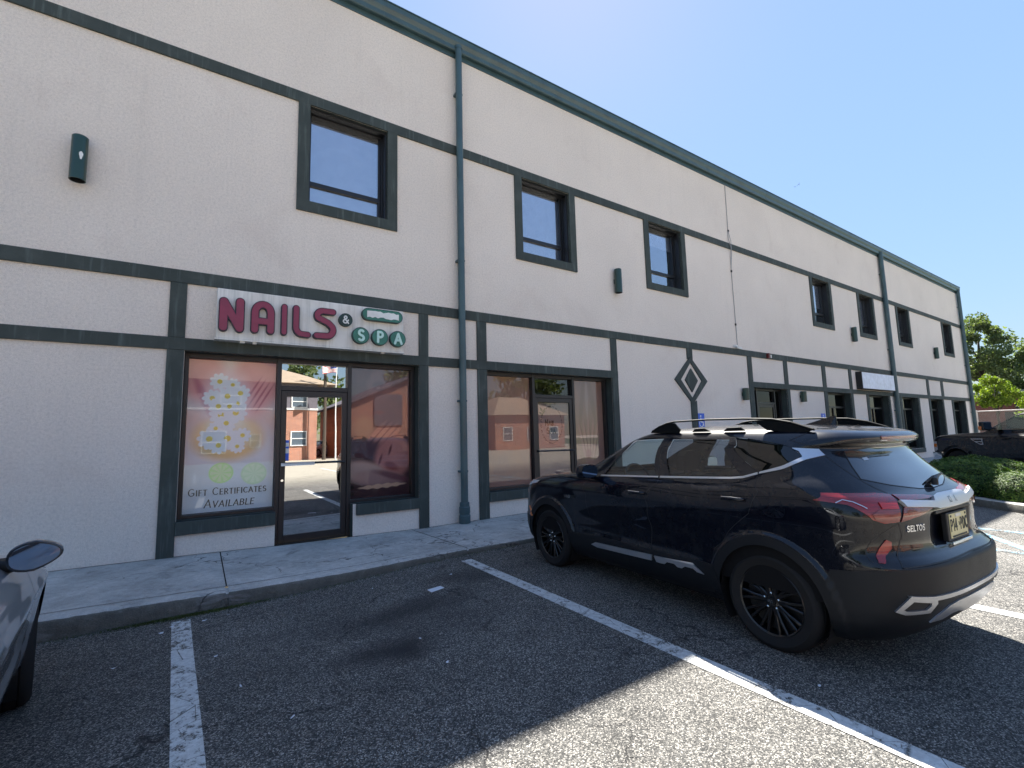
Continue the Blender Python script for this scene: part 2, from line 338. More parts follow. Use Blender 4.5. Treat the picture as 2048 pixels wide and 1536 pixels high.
class Body:
    """car shell: plan outlines (superellipse ends) stacked over height"""
    def __init__(B,tab,nf=2.6,nr=2.6,rise=None,bump=None,s1=.24,s2=.74,barrel=.025):
        zs=[r[0] for r in tab];B.z0=zs[0];B.z1=zs[-1]
        B.f=[pchip(zs,[r[k] for r in tab]) for k in range(1,6)]
        B.nf=nf;B.nr=nr;B.rise=rise;B.bump=bump;B.s1=s1;B.s2=s2;B.bar=barrel;B.c={}
        # t(z): arc-length like
        N=400;acc=[0.];p=None
        for i in range(N+1):
            z=B.z0+(B.z1-B.z0)*i/N;a=B.lv(z)
            if p:acc.append(acc[-1]+math.sqrt(((B.z1-B.z0)/N)**2+(.35*(a[0]-p[0]))**2+(a[2]-p[2])**2))
            p=a
        B.acc=[a/acc[-1] for a in acc];B.N=N
    def lv(B,z):
        k=round(z,5);r=B.c.get(k)
        if r is None:
            r=B.c[k]=tuple(f(z) for f in B.f)
        return r
    def z_t(B,t):
        a=B.acc;lo,hi=0,B.N
        while hi-lo>1:
            k=(lo+hi)//2
            if a[k]<=t:lo=k
            else:hi=k
        u=(t-a[lo])/max(1e-9,a[hi]-a[lo]);return B.z0+(B.z1-B.z0)*(lo+u)/B.N
    def t_z(B,z):
        q=(z-B.z0)/(B.z1-B.z0)*B.N;q=min(max(q,0),B.N);i=min(int(q),B.N-1)
        return B.acc[i]+(B.acc[i+1]-B.acc[i])*(q-i)
    def wid(B,X,z,w):
        if B.rise:
            w=B.lv(min(B.z1,max(B.z0,z-B.rise(X,z))))[2]
        return w*(1-B.bar*(X/2.2)**4)
    def raw(B,s,z):
        xf,xr,w,af,ar=B.lv(z)
        if s<B.s1:
            ph=s/B.s1*math.pi/2;c,q=math.cos(ph),math.sin(ph);r=(c**B.nf+q**B.nf)**(-1/B.nf)
            X=xf-af+af*c*r;Y=B.wid(X,z,w)*q*r;d=(c,q)
        elif s<=B.s2:
            u=(s-B.s1)/(B.s2-B.s1);X=(xf-af)*(1-u)+(xr+ar)*u;Y=B.wid(X,z,w);d=(0,1)
        else:
            ph=(1-s)/(1-B.s2)*math.pi/2;c,q=max(0,math.cos(ph)),math.sin(ph);r=(c**B.nr+q**B.nr)**(-1/B.nr)
            X=xr+ar-ar*c*r;Y=B.wid(X,z,w)*q*r;d=(-c,q)
        if B.bump:
            b=B.bump(X,Y,z);X+=d[0]*b;Y+=d[1]*b
        return X,Y,z
    def P(B,s,z,off=0.):
        m=1
        if s<0:s,m=-s,-1
        if s>1:s,m=2-s,-m
        p=B.raw(s,z)
        if off:
            n=B.nrm(s,z);p=(p[0]+n[0]*off,p[1]+n[1]*off,p[2]+n[2]*off)
        return (p[0],m*p[1],p[2])
    def nrm(B,s,z):
        e=.0015
        def g(a,b):
            m=1
            if a<0:a,m=-a,-1
            if a>1:a,m=2-a,-m
            p=B.raw(a,b);return (p[0],m*p[1],p[2])
        t=B.t_z(z);ta,tb=max(0,t-.003),min(1,t+.003)
        a=g(s-e,z);b=g(s+e,z);c=g(s,B.z_t(ta));d=g(s,B.z_t(tb))
        u=[b[i]-a[i] for i in range(3)];v=[d[i]-c[i] for i in range(3)]
        n=(u[1]*v[2]-u[2]*v[1],u[2]*v[0]-u[0]*v[2],u[0]*v[1]-u[1]*v[0]);L=math.sqrt(sum(k*k for k in n)) or 1
        n=tuple(k/L for k in n);p=g(s,z)
        return n
    def sX(B,X,z):
        """left side point with station X"""
        xf,xr,w,af,ar=B.lv(z)
        if X>xf-af:
            c=min(1,(X-(xf-af))/af);q=max(0,1-c**B.nf)**(1/B.nf);return math.atan2(q,c)/(math.pi/2)*B.s1
        if X<xr+ar:
            c=min(1,((xr+ar)-X)/ar);q=max(0,1-c**B.nr)**(1/B.nr);return 1-math.atan2(q,c)/(math.pi/2)*(1-B.s2)
        return B.s1+(X-(xf-af))/((xr+ar)-(xf-af))*(B.s2-B.s1)
    def sY(B,Y,z,rear=True):
        w=B.wid(-2 if rear else 2,z,B.lv(z)[2]);q=min(1,abs(Y)/w);n=B.nr if rear else B.nf
        c=max(0,1-q**n)**(1/n);a=math.atan2(q,c)/(math.pi/2)
        s=1-a*(1-B.s2) if rear else a*B.s1
        return s if Y>=0 else (2-s if rear else -s)
# ---- compact SUV: z, xf, xr, w, af, ar
SUV=[(.20,1.95,-1.93,.76,.35,.30),(.27,2.06,-2.03,.83,.42,.34),(.36,2.12,-2.12,.868,.46,.38),(.46,2.15,-2.165,.882,.50,.42),(.60,2.165,-2.19,.888,.55,.44),
(.685,2.165,-2.195,.890,.58,.45),(.725,2.16,-2.165,.892,.58,.44),(.765,2.155,-2.115,.893,.58,.42),(.84,2.14,-2.10,.896,.58,.42),(.93,2.08,-2.105,.899,.58,.43),(.985,1.97,-2.11,.893,.60,.44),(1.03,1.78,-2.10,.882,.62,.45),
(1.065,1.45,-2.085,.868,.55,.46),(1.09,1.13,-2.06,.852,.42,.46),(1.12,.97,-2.01,.830,.36,.46),(1.2,.80,-1.93,.785,.34,.44),(1.3,.60,-1.84,.738,.32,.42),(1.395,.41,-1.785,.698,.30,.42),(1.415,.37,-1.83,.690,.29,.42),
(1.435,.33,-1.865,.680,.28,.44),(1.465,.26,-1.88,.662,.26,.44),(1.495,.18,-1.85,.637,.25,.42),(1.52,.10,-1.77,.605,.24,.40),(1.54,.0,-1.64,.56,.24,.40),(1.56,-.15,-1.42,.47,.3,.4),(1.575,-.32,-1.15,.34,.25,.3),(1.585,-.55,-.85,.14,.12,.12),(1.587,-.68,-.72,.01,.01,.01)]
def suv_rise(X,z):
    r=.085*sst(-.75,-1.75,X)
    return r*sst(.9,1.02,z)*(1-sst(1.30,1.50,z))
def suv_bump(X,Y,z):
    b=0.
    for ax in(1.315,-1.315):
        r=math.hypot(X-ax,z-.335)
        b+=.020*(1-sst(.458,.485,r))
    if b==0 and -1<X<1: b+=.010*(1-sst(.455,.47,z))
    b-=.016*sst(.45,.55,z)*(1-sst(.62,.86,z))*sst(-1.05,-.6,X)*(1-sst(.6,1.0,X))
    if X<-1.9:
        b-=.035*(1-sst(.29,.36,abs(Y)))*sst(.775,.80,z)*(1-sst(.965,.985,z))
    return b
def suv():return Body(SUV,nf=2.7,nr=2.9,rise=suv_rise,bump=suv_bump)
# ------------------------------------------------------------------ ground
def lot_z(x,y):
    k=1-sst(.6,2.9,x); return .011-.085*k*sst(-4.6,-2.4,y)*(1-sst(-6,-30,x))-.0*y
def interp(tab,x):
    for (a,b),(c,d) in zip(tab,tab[1:]):
        if x<=c: return b+(d-b)*max(0,min(1,(x-a)/(c-a)))
    return tab[-1][1]
WALLB=[(-40,.13),(-1.3,.112),(0,.088),(.9,.058),(2,.040),(3,.022),(5,.036),(60,.036)]
KERBT=[(-40,.12),(-.9,.094),(.3,.066),(1.4,.052),(2.6,.075),(60,.085)]
def side_z(x,y):
    t=max(0,min(1,-y/1.9)); return interp(WALLB,x)*(1-t)+interp(KERBT,x)*t
def sheet(name,xs,ys,fn,mat,dz=0,kind='structure'):
    b=MB(); nx=len(xs)
    b.v=[(x,y,fn(x,y)+dz) for y in ys for x in xs]
    for j in range(len(ys)-1):
        for i in range(nx-1): b.f.append((j*nx+i,j*nx+i+1,(j+1)*nx+i+1,(j+1)*nx+i)); b.m.append(0)
    o=b.build(name,mat,recalc=False,smooth=True); tag(o,kind=kind); return o
def lin(a,b,n): return [a+(b-a)*i/n for i in range(n+1)]
xs=[-400,-120,-40,-20]+lin(-12,8,60)+lin(8.5,36,30)+[50,80,150,400]
ys=[-400,-150,-70]+lin(-50,-8,24)+lin(-7.6,-1.7,36)
lot=sheet('parking_lot',xs,ys,lot_z,M['asphalt'])
side_xs=[-40,-20]+lin(-8,12,140)+lin(12.5,60,60)
rnd=random.Random(3)
sheet('sidewalk',side_xs,[-1.72,-1.3,-.9,-.5,-.2,.012],side_z,M['sidewalk'])
# kerb: worn top edge, irregular face, a joint every few metres
JO=[-4.2,-2.6,.28,2.86,5.4,8.4,11.4,14.4,17.4,20.4,26,32]
def kerb_obj(name,pts,width,top,bot,mat,seed=0,wear=.012):
    """pts: list of (x,y) along the street edge; inner side to the left of travel"""
    b=MB(); rings=[]
    for i,(x,y) in enumerate(pts):
        x2,y2=pts[min(i+1,len(pts)-1)]; x1,y1=pts[max(i-1,0)]
        d=Vector((x2-x1,y2-y1,0)).normalized(); n=Vector((-d.y,d.x,0))
        p=Vector((x,y,0)); j=noise.noise((x*3.1+seed,y*3.1,0))*wear*1.2+noise.noise((x*17,y*17,seed))*wear*.9
        big=max(0,noise.noise((x*1.7+9+seed,y*1.7,3))-.35)*wear*4
        zt=top(x,y); zb=bot(x,y)-.05
        r=[p+n*width+Vector((0,0,zt)),p+n*(.03+big)+Vector((0,0,zt+.0)),p+n*(.008+big*.7+abs(j)*.5)+Vector((0,0,zt-.010-abs(j)*.8)),p+n*(j*.5+big*.3)+Vector((0,0,zt-.028-abs(j))),p+n*(j*.6-.004)+Vector((0,0,(zt+zb)/2)),p+n*(-.012+j*.4)+Vector((0,0,zb)),p+n*width+Vector((0,0,zb))]
        for jx in (JO if name=='kerb' else []):
            if abs(x-jx)<.012: r=[q+Vector((0,0,-.012)) if k<4 else q+n*.012 for k,q in enumerate(r)]
        rings.append(r)
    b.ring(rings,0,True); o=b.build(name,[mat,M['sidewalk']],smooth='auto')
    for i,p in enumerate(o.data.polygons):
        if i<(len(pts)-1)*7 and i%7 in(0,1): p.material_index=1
    tag(o,kind='structure'); return o
kx=[-30]+lin(-8,8,420)+lin(8.2,60,120)
kx=sorted(kx+[j+d for j in JO for d in(-.014,-.011,0,.011,.014)])
kerb_obj('kerb',[(x,-1.90) for x in kx],.185,lambda x,y:side_z(x,-1.9)+.001,lambda x,y:lot_z(x,y),M['kerb'])
# scored joints in the pavement and the gap behind the kerb
b=MB()
for jx in JO:
    for k in range(12):
        y0,y1=-1.71+k*.142,-1.71+(k+1)*.142; w0=.006
        b.poly([(jx-w0,y0,side_z(jx,y0)+.003),(jx+w0,y0,side_z(jx,y0)+.003),(jx+w0,y1,side_z(jx,y1)+.003),(jx-w0,y1,side_z(jx,y1)+.003)])
sx__=lin(-8,34,400)
for a_,c_ in zip(sx__,sx__[1:]):
    g=lambda x: -1.712+.008*noise.noise((x*4,0,1)); h_=lambda x:.004+.004*abs(noise.noise((x*9,2,1)))
    b.poly([(a_,g(a_)-h_(a_),side_z(a_,-1.71)+.0035),(c_,g(c_)-h_(c_),side_z(c_,-1.71)+.0035),(c_,g(c_)+h_(c_),side_z(c_,-1.71)+.0035),(a_,g(a_)+h_(a_),side_z(a_,-1.71)+.0035)])
    q=lambda x:-.012-.010*abs(noise.noise((x*6,5,1)))
    b.poly([(a_,q(a_),side_z(a_,0)+.0035),(c_,q(c_),side_z(c_,0)+.0035),(c_,.012,side_z(c_,0)+.0035),(a_,.012,side_z(a_,0)+.0035)])
tag(b.build('pavement_joints',plain('joint_dirt',(.022,.022,.02),.95),recalc=False),kind='structure')
# painted stall lines
def strip(name,x0,y0,x1,y1,wd,mat,dz=.004):
    n=max(2,int(math.hypot(x1-x0,y1-y0)/.25)); d=Vector((x1-x0,y1-y0)).normalized(); q=Vector((-d.y,d.x))*wd/2
    b=MB()
    for i in range(n+1):
        t=i/n; x=x0+(x1-x0)*t; y=y0+(y1-y0)*t
        for s in(1,-1): px,py=x+q.x*s,y+q.y*s; b.v.append((px,py,lot_z(px,py)+dz))
    for i in range(n): b.f.append((2*i,2*i+1,2*i+3,2*i+2)); b.m.append(0)
    o=b.build(name,mat,recalc=False); tag(o,kind='structure'); return o
for x in(-8.4,-5.63,-2.85,2.70,5.22): strip('stall_line',x,-2.06 if x<1 else -2.14,x,-7.7,.135,M['line'])
strip('stall_line',-.070,-2.06,.125,-7.7,.135,M['line'])
strip('blue_stall_line',7.78,-2.1,7.70,-7.6,.11,M['blue']); strip('blue_stall_line',9.15,-2.1,9.12,-7.6,.11,M['blue'])
for i in range(4): strip('blue_stall_line',7.8,-6.9+i*.9,9.1,-6.0+i*.9,.10,M['blue'])
for i in range(14): strip('stall_line',-14+i*2.78,-13.5,-14+i*2.78,-19,.12,M['line'])
for i in range(10): strip('stall_line',-9+i*2.78,-23,-9+i*2.78,-28,.12,M['line'])

# ------------------------------------------------------------------ the long stucco building
def Z(z): return z+H0
XL,XR=-14.0,34.2
bld=empty('commercial_building',(10,0,0)); tag(bld,'long two storey cream stucco building with dark green trim bands and gutter','building')
UPW=[(1.065,2.612),(5.017,6.586),(8.801,10.381),(17.15,18.734),(20.935,22.512),(24.843,26.436),(30.871,32.462)]
OPU=[(a+.165,b-.165,3.595,5.154) for a,b in UPW]
D1=(.905,1.945); D2=(5.44,6.52)
sh1=[(-.2,.905,-.955,1.197),(.905,1.945,-1.5,1.197),(1.945,2.99,-.955,1.197)]
sh2=[(4.3,5.44,-.985,1.197),(5.44,6.52,-1.5,1.197),(6.52,7.47,-.985,1.197)]
LOWW=[(17.67,19.49),(21.08,22.98),(24.4,26.3),(27.94,29.62),(31.27,33.14)]
lowo=[(13.12,14.98,-1.5,1.197)]+[(a,b,-.98,1.197) for a,b in LOWW]
holes=OPU+sh1+sh2+lowo
def wall_grid(name,x0,x1,z0,z1,holes,depth,mats,parent):
    xs=sorted(set([x0,x1]+[h[0] for h in holes]+[h[1] for h in holes])); zs=sorted(set([z0,z1]+[h[2] for h in holes]+[h[3] for h in holes]))
    zs=[z for z in zs if z0<=z<=z1]
    def hole(i,j):
        cx,cz=(xs[i]+xs[i+1])/2,(zs[j]+zs[j+1])/2
        return any(h[0]<cx<h[1] and h[2]<cz<h[3] for h in holes)
    b=MB(); nx=len(xs)-1; nz=len(zs)-1
    H=[[hole(i,j) for j in range(nz)] for i in range(nx)]
    for i in range(nx):
        for j in range(nz):
            a,c,e,f=xs[i],xs[i+1],Z(zs[j]),Z(zs[j+1])
            if not H[i][j]: b.poly([(a,0,e),(c,0,e),(c,0,f),(a,0,f)],0)
            else:
                if i==0 or not H[i-1][j]: b.poly([(a,0,e),(a,0,f),(a,depth,f),(a,depth,e)],1)
                if i==nx-1 or not H[i+1][j]: b.poly([(c,0,e),(c,depth,e),(c,depth,f),(c,0,f)],1)
                if j==0 or not H[i][j-1]: b.poly([(a,0,e),(a,depth,e),(c,depth,e),(c,0,e)],1)
                if j==nz-1 or not H[i][j+1]: b.poly([(a,0,f),(c,0,f),(c,depth,f),(a,depth,f)],1)
    b.poly([(x1,0,Z(z0)),(x1,15,Z(z0)),(x1,15,Z(z1)),(x1,0,Z(z1))],0); b.poly([(x0,0,Z(z0)),(x0,0,Z(z1)),(x0,15,Z(z1)),(x0,15,Z(z0))],0)
    b.poly([(x0,15,Z(z0)),(x1,15,Z(z0)),(x1,15,Z(z1)),(x0,15,Z(z1))],0)
    return b.build(name,mats,parent,recalc=False)
wall_grid('wall',XL,XR,-1.5,7.19,holes,.30,[M['stucco'],M['trim']],bld)
MB().box(XL-.1,XR+.15,-.02,15.1,Z(7.19),Z(7.36)).build('roof',M['roof'],bld)
MB().box(XL+.1,XR-.1,1.2,1.3,-.05,Z(7.15)).box(XL+.1,XR-.1,.32,1.2,Z(2.9),Z(3.0)).build('interior_backing',M['dark'],bld)
# bands and posts
P1,P2=.030,.027
def tb(name,x0,x1,z0,z1,p=P1,y1=.0,wob=.0):
    o=MB().box(x0,x1,-p,y1-.0005,Z(z0),Z(z1)).build(name,M['trim'],bld,bevel=.006); return o
tb('trim_band',XL,XR,5.154,5.3265); tb('trim_band',XL,XR,2.0775,2.25); tb('trim_band',XL,7.655,1.197,1.357); tb('trim_band',12.9,XR,1.197,1.357)
def zb(x): return side_z(x,0)-H0-.01
for a,b in((-.385,-.205),(2.99,3.16),(4.10,4.30),(7.47,7.655)):
    tb('trim_post',a,b,1.357,2.0775,P2); tb('trim_post',a,b,zb(a),1.197,P2)
tb('trim_post',12.9,13.12,1.357,2.0775,P2);tb('trim_post',12.9,13.12,zb(12),1.197,P2);tb('trim_post',14.9,15.12,1.357,2.0775,P2);tb('trim_post',14.98,15.16,zb(12),1.197,P2)
for a,b in((17.42,17.67),(19.49,19.71),(27.65,27.95),(29.63,29.97)): tb('trim_post',a,b,1.357,2.0775,P2)
for a,b in((17.45,17.67),(19.49,19.70),(20.86,21.08),(22.98,23.15),(24.16,24.4),(26.3,26.5),(27.7,27.94),(29.62,29.8),(31.03,31.27),(33.14,33.3)): tb('trim_post',a,b,-1.13 if a>17 else zb(a),1.197,P2)
for a,b in LOWW: tb('window_sill',a-.22,b+.17,-1.16,-.99,.05)
# shopfront sills
tb('window_sill',-.205,.905,-1.12,-.955,.045,.06); tb('window_sill',1.99,2.99,-1.12,-.955,.045,.06); tb('window_sill',4.30,5.42,-1.15,-.985,.045,.06); tb('window_sill',6.54,7.47,-1.15,-.985,.045,.06)
# diamond ornament on its post
def fz(a,b,d): return (a,-d,Z(b))
dm=MB()
cx,cz=10.27,1.27
def dia(r,rz): return [(cx-r,cz),(cx,cz-rz),(cx+r,cz),(cx,cz+rz)]
def diaring(ro,rzo,ri,rzi,p,mi):
    o,i=dia(ro,rzo),dia(ri,rzi)
    for k in range(4):
        j=(k+1)%4; dm.prism([o[k],o[j],i[j],i[k]],fz,0,p,mi)
diaring(.655,.60,.43,.46,.032,0); dm.prism(dia(.25,.30),fz,0,.032,0)
dm.prism([(cx-.11,2.0775),(cx-.11,1.80),(cx-.02,1.868),(cx+.10,1.80),(cx+.10,2.0775)],fz,0,.028,0)
dm.prism([(cx-.07,.735),(cx-.07,zb(10)),(cx+.16,zb(10)),(cx+.16,.76),(cx+.03,.69)],fz,0,.028,0)
dm.build('diamond_ornament',[M['trim']],bld)
# upper windows
for k,(a,b) in enumerate(UPW):
    x0,x1=a+.165,b-.165; z0,z1=3.595,5.154
    sr=MB().box(a,x0,-.032,-.0005,Z(3.595),Z(5.154)).box(x1,b,-.032,-.0005,Z(3.595),Z(5.154)).box(a,b,-.032,-.0005,Z(3.43),Z(3.5945)).build('window_surround',M['trim'],bld)
    f=MB(); yb,yf=.27,.16; e=.05
    f.box(x0,x0+e,yf,yb,Z(z0),Z(z1)).box(x1-e,x1,yf,yb,Z(z0),Z(z1)).box(x0+e,x1-e,yf,yb,Z(z0),Z(z0+e)).box(x0+e,x1-e,yf,yb,Z(z1-e),Z(z1))
    f.box(x0+e,x1-e,yf+.03,yb-.01,Z(3.955),Z(4.03)).box(x1-e-.045,x1-e,yf+.035,yb-.015,Z(z0+e),Z(z1-e))
    f.box(x0,x1,.04,yf,Z(z1-.03),Z(z1-.001)).box(x1-.03,x1-.001,.04,yf,Z(z0),Z(z1-.03))
    fr=f.build('window',M['frame'],bld,bevel=.004)
    MB().box(x0+e,x1-e,.225,.231,Z(z0+e),Z(3.955)).box(x0+e,x1-e,.205,.211,Z(4.03),Z(z1-e)).build('pane',M['g_up'],fr)
    bl=MB()
    low={0:3.66,1:3.66,2:4.75,3:4.3,4:4.1,5:4.2,6:5.1}[k]
    z=z1-.06
    while z>low:
        bl.poly([(x0+.03,.30,Z(z)),(x1-.03,.30,Z(z)),(x1-.03,.318,Z(z-.021)),(x0+.03,.318,Z(z-.021))]); z-.0; z-=.024
    bl.box(x0+.03,x1-.03,.29,.33,Z(low-.03),Z(low-.005)).build('blind',M['lightgrey'],fr,recalc=False)
# gutter: K-profile along the eaves
gx0,gx1=XL-.1,XR+.22
prof=[(0,7.19),(-.085,7.185),(-.10,7.20),(-.105,7.27),(-.125,7.30),(-.145,7.335),(-.150,7.40),(-.150,7.43),(-.166,7.435),(-.166,7.45),(-.13,7.45),(-.13,7.43),(-.135,7.34),(-.02,7.36),(0,7.45)]
g=MB(); g.ring([[(x,y,Z(z)) for y,z in prof] for x in (gx0,gx1)],0,True)
for i in range(16):
    x=gx0+1.2+i*3.05; g.ring([[(xx,y-.004 if y<-.01 else y,Z(z)) for y,z in prof[:10]] for xx in(x,x+.03)],0,True)
gut=g.build('gutter',M['gutter'],bld)
MB().box(XL-.1,XR+.2,-.018,-.001,Z(7.10),Z(7.19)).build('fascia',M['gutter'],bld)
# downspouts
def downspout(x,zt,zbot,r=.062,boot=True):
    b=MB(); y=-.105
    b.tube([(x,y,Z(zbot)),(x,y,Z(zt))],r,14)
    for z in (6.3,3.1,.6,-.6):
        if z<zt: b.box(x-r-.006,x+r+.006,y-r*.3,-.002,Z(z),Z(z+.035))
    o=b.build('downspout',M['gutter'],bld,smooth='auto')
    MB().tube([(x,y,Z(zt)),(x,y,Z(zt+.04)),(x,y+.02,Z(zt+.06))],[r*1.12,r*1.12,r*.6],14).build('outlet',M['gutter'],o,smooth='auto')
    if boot:
        q=MB(); rr=[(.074,zbot+.36),(.083,zbot+.35),(.083,zbot+.29),(.093,zbot+.28),(.093,zbot+.19),(.088,zbot+.18),(.088,zbot+.15),(.097,zbot+.14),(.097,zbot+.02),(.090,zbot)]
        q.lathe([(a,Z(c)) for a,c in rr],(x,y,0),'Z',18); q.build('boot',M['gutter'],o,smooth='auto')
    return o
downspout(3.76,7.22,zb(3.7)); downspout(23.55,7.2,zb(20),.085,False); downspout(34.12,7.2,zb(20),.085,False)

# ------------------------------------------------------------------ shopfronts
def pane(b,x0,x1,z0,z1,y=.235): b.box(x0,x1,y,y+.006,Z(z0),Z(z1))
def front(name,x0,x1,d0,d1,zs,zd,glasses,dx,open_glass):
    """aluminium frame with a door between d0 and d1"""
    f=MB(); zt=1.197; e=.045; yf,yb=.17,.275
    for a,b in((x0,x0+e),(x1-.055,x1)): f.box(a,b,yf,yb,Z(zs),Z(zt-.001))
    for a,b in((d0-.005,d0+.055),(d1-.055,d1+.005)): f.box(a,b,yf-.01,yb,Z(zd),Z(zt-.001))
    for a,b in((x0+e,d0-.005),(d1+.005,x1-.055)):
        f.box(a,b,yf,yb,Z(zt-.06),Z(zt-.001)); f.box(a,b,yf,yb,Z(zs),Z(zs+.045))
    f.box(d0+.055,d1-.055,yf,yb,Z(zt-.06),Z(zt-.001)); f.box(d0+.055,d1-.055,yf-.005,yb,Z(.735),Z(.80)); f.box(d0+.055,d1-.055,yf-.01,yb+.02,Z(zd),Z(zd+.02))
    fo=f.build(name,M['frame'],bld,bevel=.004)
    for k,(a,b,c,d) in enumerate(((x0+e,d0-.005,zs+.045,zt-.06),(d1+.005,x1-.055,zs+.045,zt-.06),(d0+.055,d1-.055,.80,zt-.06))):
        q=MB(); pane(q,a,b,c,d); q.build('pane',M[glasses[k]],fo)
    L0,L1,zb0,zt0=d0+.058,d1-.058,zd+.022,.733
    s=.075
    dl=MB(); dl.box(L0,L0+s,.175,.22,Z(zb0),Z(zt0)).box(L1-s,L1,.175,.22,Z(zb0),Z(zt0)).box(L0+s,L1-s,.175,.22,Z(zt0-.085),Z(zt0)).box(L0+s,L1-s,.175,.22,Z(zb0),Z(zb0+.11))
    do=dl.build('door',M['frame'],bld,bevel=.004)
    q=MB(); pane(q,L0+s,L1-s,zb0+.11,zt0-.085,.195); q.build('pane',M[open_glass],do)
    h=MB(); h.tube([(L0+.03,.135,Z(-.315)),(L1-.03,.135,Z(-.325))],.014,8); h.box(L0+.02,L0+.05,.13,.176,Z(-.335),Z(-.295)); h.box(L1-.05,L1-.02,.13,.176,Z(-.345),Z(-.305))
    h.build('push_bar',M['frame'],do)
    if dx:
        MB().box(L0+.015,L0+.46,.122,.150,Z(-.348),Z(-.305)).build('push_plate',M['white'],do)
        MB().lathe([(.0,0),(.017,0),(.017,.016),(0,.018)],(L0+.037,.158,Z(-.55)),'Y',12).build('lock_cylinder',M['chrome'],do)
    return fo
front('shopfront_frame',-.2,2.99,.905,1.945,-.955,-1.445,('g_shop','g_dim','g_door'),True,'g_door')
front('shopfront_frame',4.3,7.47,5.44,6.52,-.985,-1.435,('g_dim','g_dim','g_dim'),False,'g_dim')
front('shopfront_frame',13.12,14.98,13.55,14.6,-1.4,-1.43,('g_dark','g_dark','g_dark'),False,'g_dark')
for a,b in LOWW:
    f=MB(); e=.05; z0,z1=-.98,1.197; yf,yb=.2,.29
    f.box(a,a+e,yf,yb,Z(z0),Z(z1)).box(b-e,b,yf,yb,Z(z0),Z(z1)).box(a+e,b-e,yf,yb,Z(z0),Z(z0+e)).box(a+e,b-e,yf,yb,Z(z1-e),Z(z1-.001)).box(a+e,b-e,yf+.01,yb,Z(.68),Z(.74)).box((a+b)/2-.03,(a+b)/2+.03,yf+.01,yb,Z(z0+e),Z(.68))
    fo=f.build('window',M['frame'],bld); q=MB(); q.box(a+e,b-e,.24,.245,Z(z0+e),Z(z1-e)); q.build('pane',M['g_dark'],fo)

# ------------------------------------------------------------------ lettering: stroke alphabet
def arc(cx,cy,rx,ry,a0,a1,n=10): return [(cx+rx*math.cos(R(a0+(a1-a0)*i/n)),cy+ry*math.sin(R(a0+(a1-a0)*i/n))) for i in range(n+1)]
GL={
'A':(.72,[[(.02,0),(.36,1),(.70,0)],[(.14,.34),(.58,.34)]]),
'B':(.62,[[(.08,0),(.08,1)],[(.08,1),(.3,1)]+arc(.3,.76,.22,.24,90,-90)+[(.08,.52)],[(.08,.52),(.33,.52)]+arc(.33,.26,.25,.26,90,-90)+[(.08,0)]]),
'C':(.68,[arc(.40,.5,.36,.5,50,310,16)]),
'D':(.68,[[(.08,0),(.08,1),(.25,1)]+arc(.25,.5,.38,.5,90,-90,14)+[(.08,0)]]),
'E':(.56,[[(.52,1),(.08,1),(.08,0),(.54,0)],[(.08,.52),(.44,.52)]]),
'F':(.52,[[(.50,1),(.08,1),(.08,0)],[(.08,.52),(.42,.52)]]),
'G':(.72,[arc(.40,.5,.36,.5,50,320,16)+[(.68,.42),(.42,.42)]]),
'I':(.22,[[(.11,0),(.11,1)]]),
'K':(.64,[[(.08,0),(.08,1)],[(.60,1),(.10,.42)],[(.24,.56),(.62,0)]]),
'L':(.52,[[(.08,1),(.08,0),(.50,0)]]),
'N':(.70,[[(.08,0),(.08,1),(.62,0),(.62,1)]]),
'O':(.76,[arc(.38,.5,.34,.5,0,360,22)]),
'P':(.60,[[(.08,0),(.08,1),(.30,1)]+arc(.30,.74,.24,.26,90,-90)+[(.08,.48)]]),
'R':(.64,[[(.08,0),(.08,1),(.30,1)]+arc(.30,.74,.24,.26,90,-90)+[(.08,.48)],[(.28,.48),(.60,0)]]),
'S':(.58,[arc(.30,.75,.22,.25,40,270,10)+arc(.28,.25,.24,.25,90,-140,10)]),
'T':(.60,[[(.0,1),(.60,1)],[(.30,1),(.30,0)]]),
'U':(.68,[[(.08,1),(.08,.3)]+arc(.34,.28,.26,.28,180,360,10)+[(.60,1)]]),
'V':(.68,[[(.02,1),(.34,0),(.66,1)]]),
'W':(.96,[[(.02,1),(.24,0),(.48,.9),(.72,0),(.94,1)]]),
'X':(.64,[[(.04,0),(.60,1)],[(.04,1),(.60,0)]]),
'1':(.36,[[(.06,.78),(.24,1),(.24,0)]]),'4':(.62,[[(.44,0),(.44,1),(.04,.3),(.60,.3)]]),
'-':(.4,[[(.08,.45),(.32,.45)]]),'.':(.2,[[(.1,.04),(.1,.05)]]),
'&':(.80,[[(.74,0),(.18,.72)]+arc(.34,.80,.17,.20,200,-30,9)+arc(.30,.25,.26,.25,100,330,12)+[(.70,.45)]]),
' ':(.35,[])}
GL['a']=GL['A']
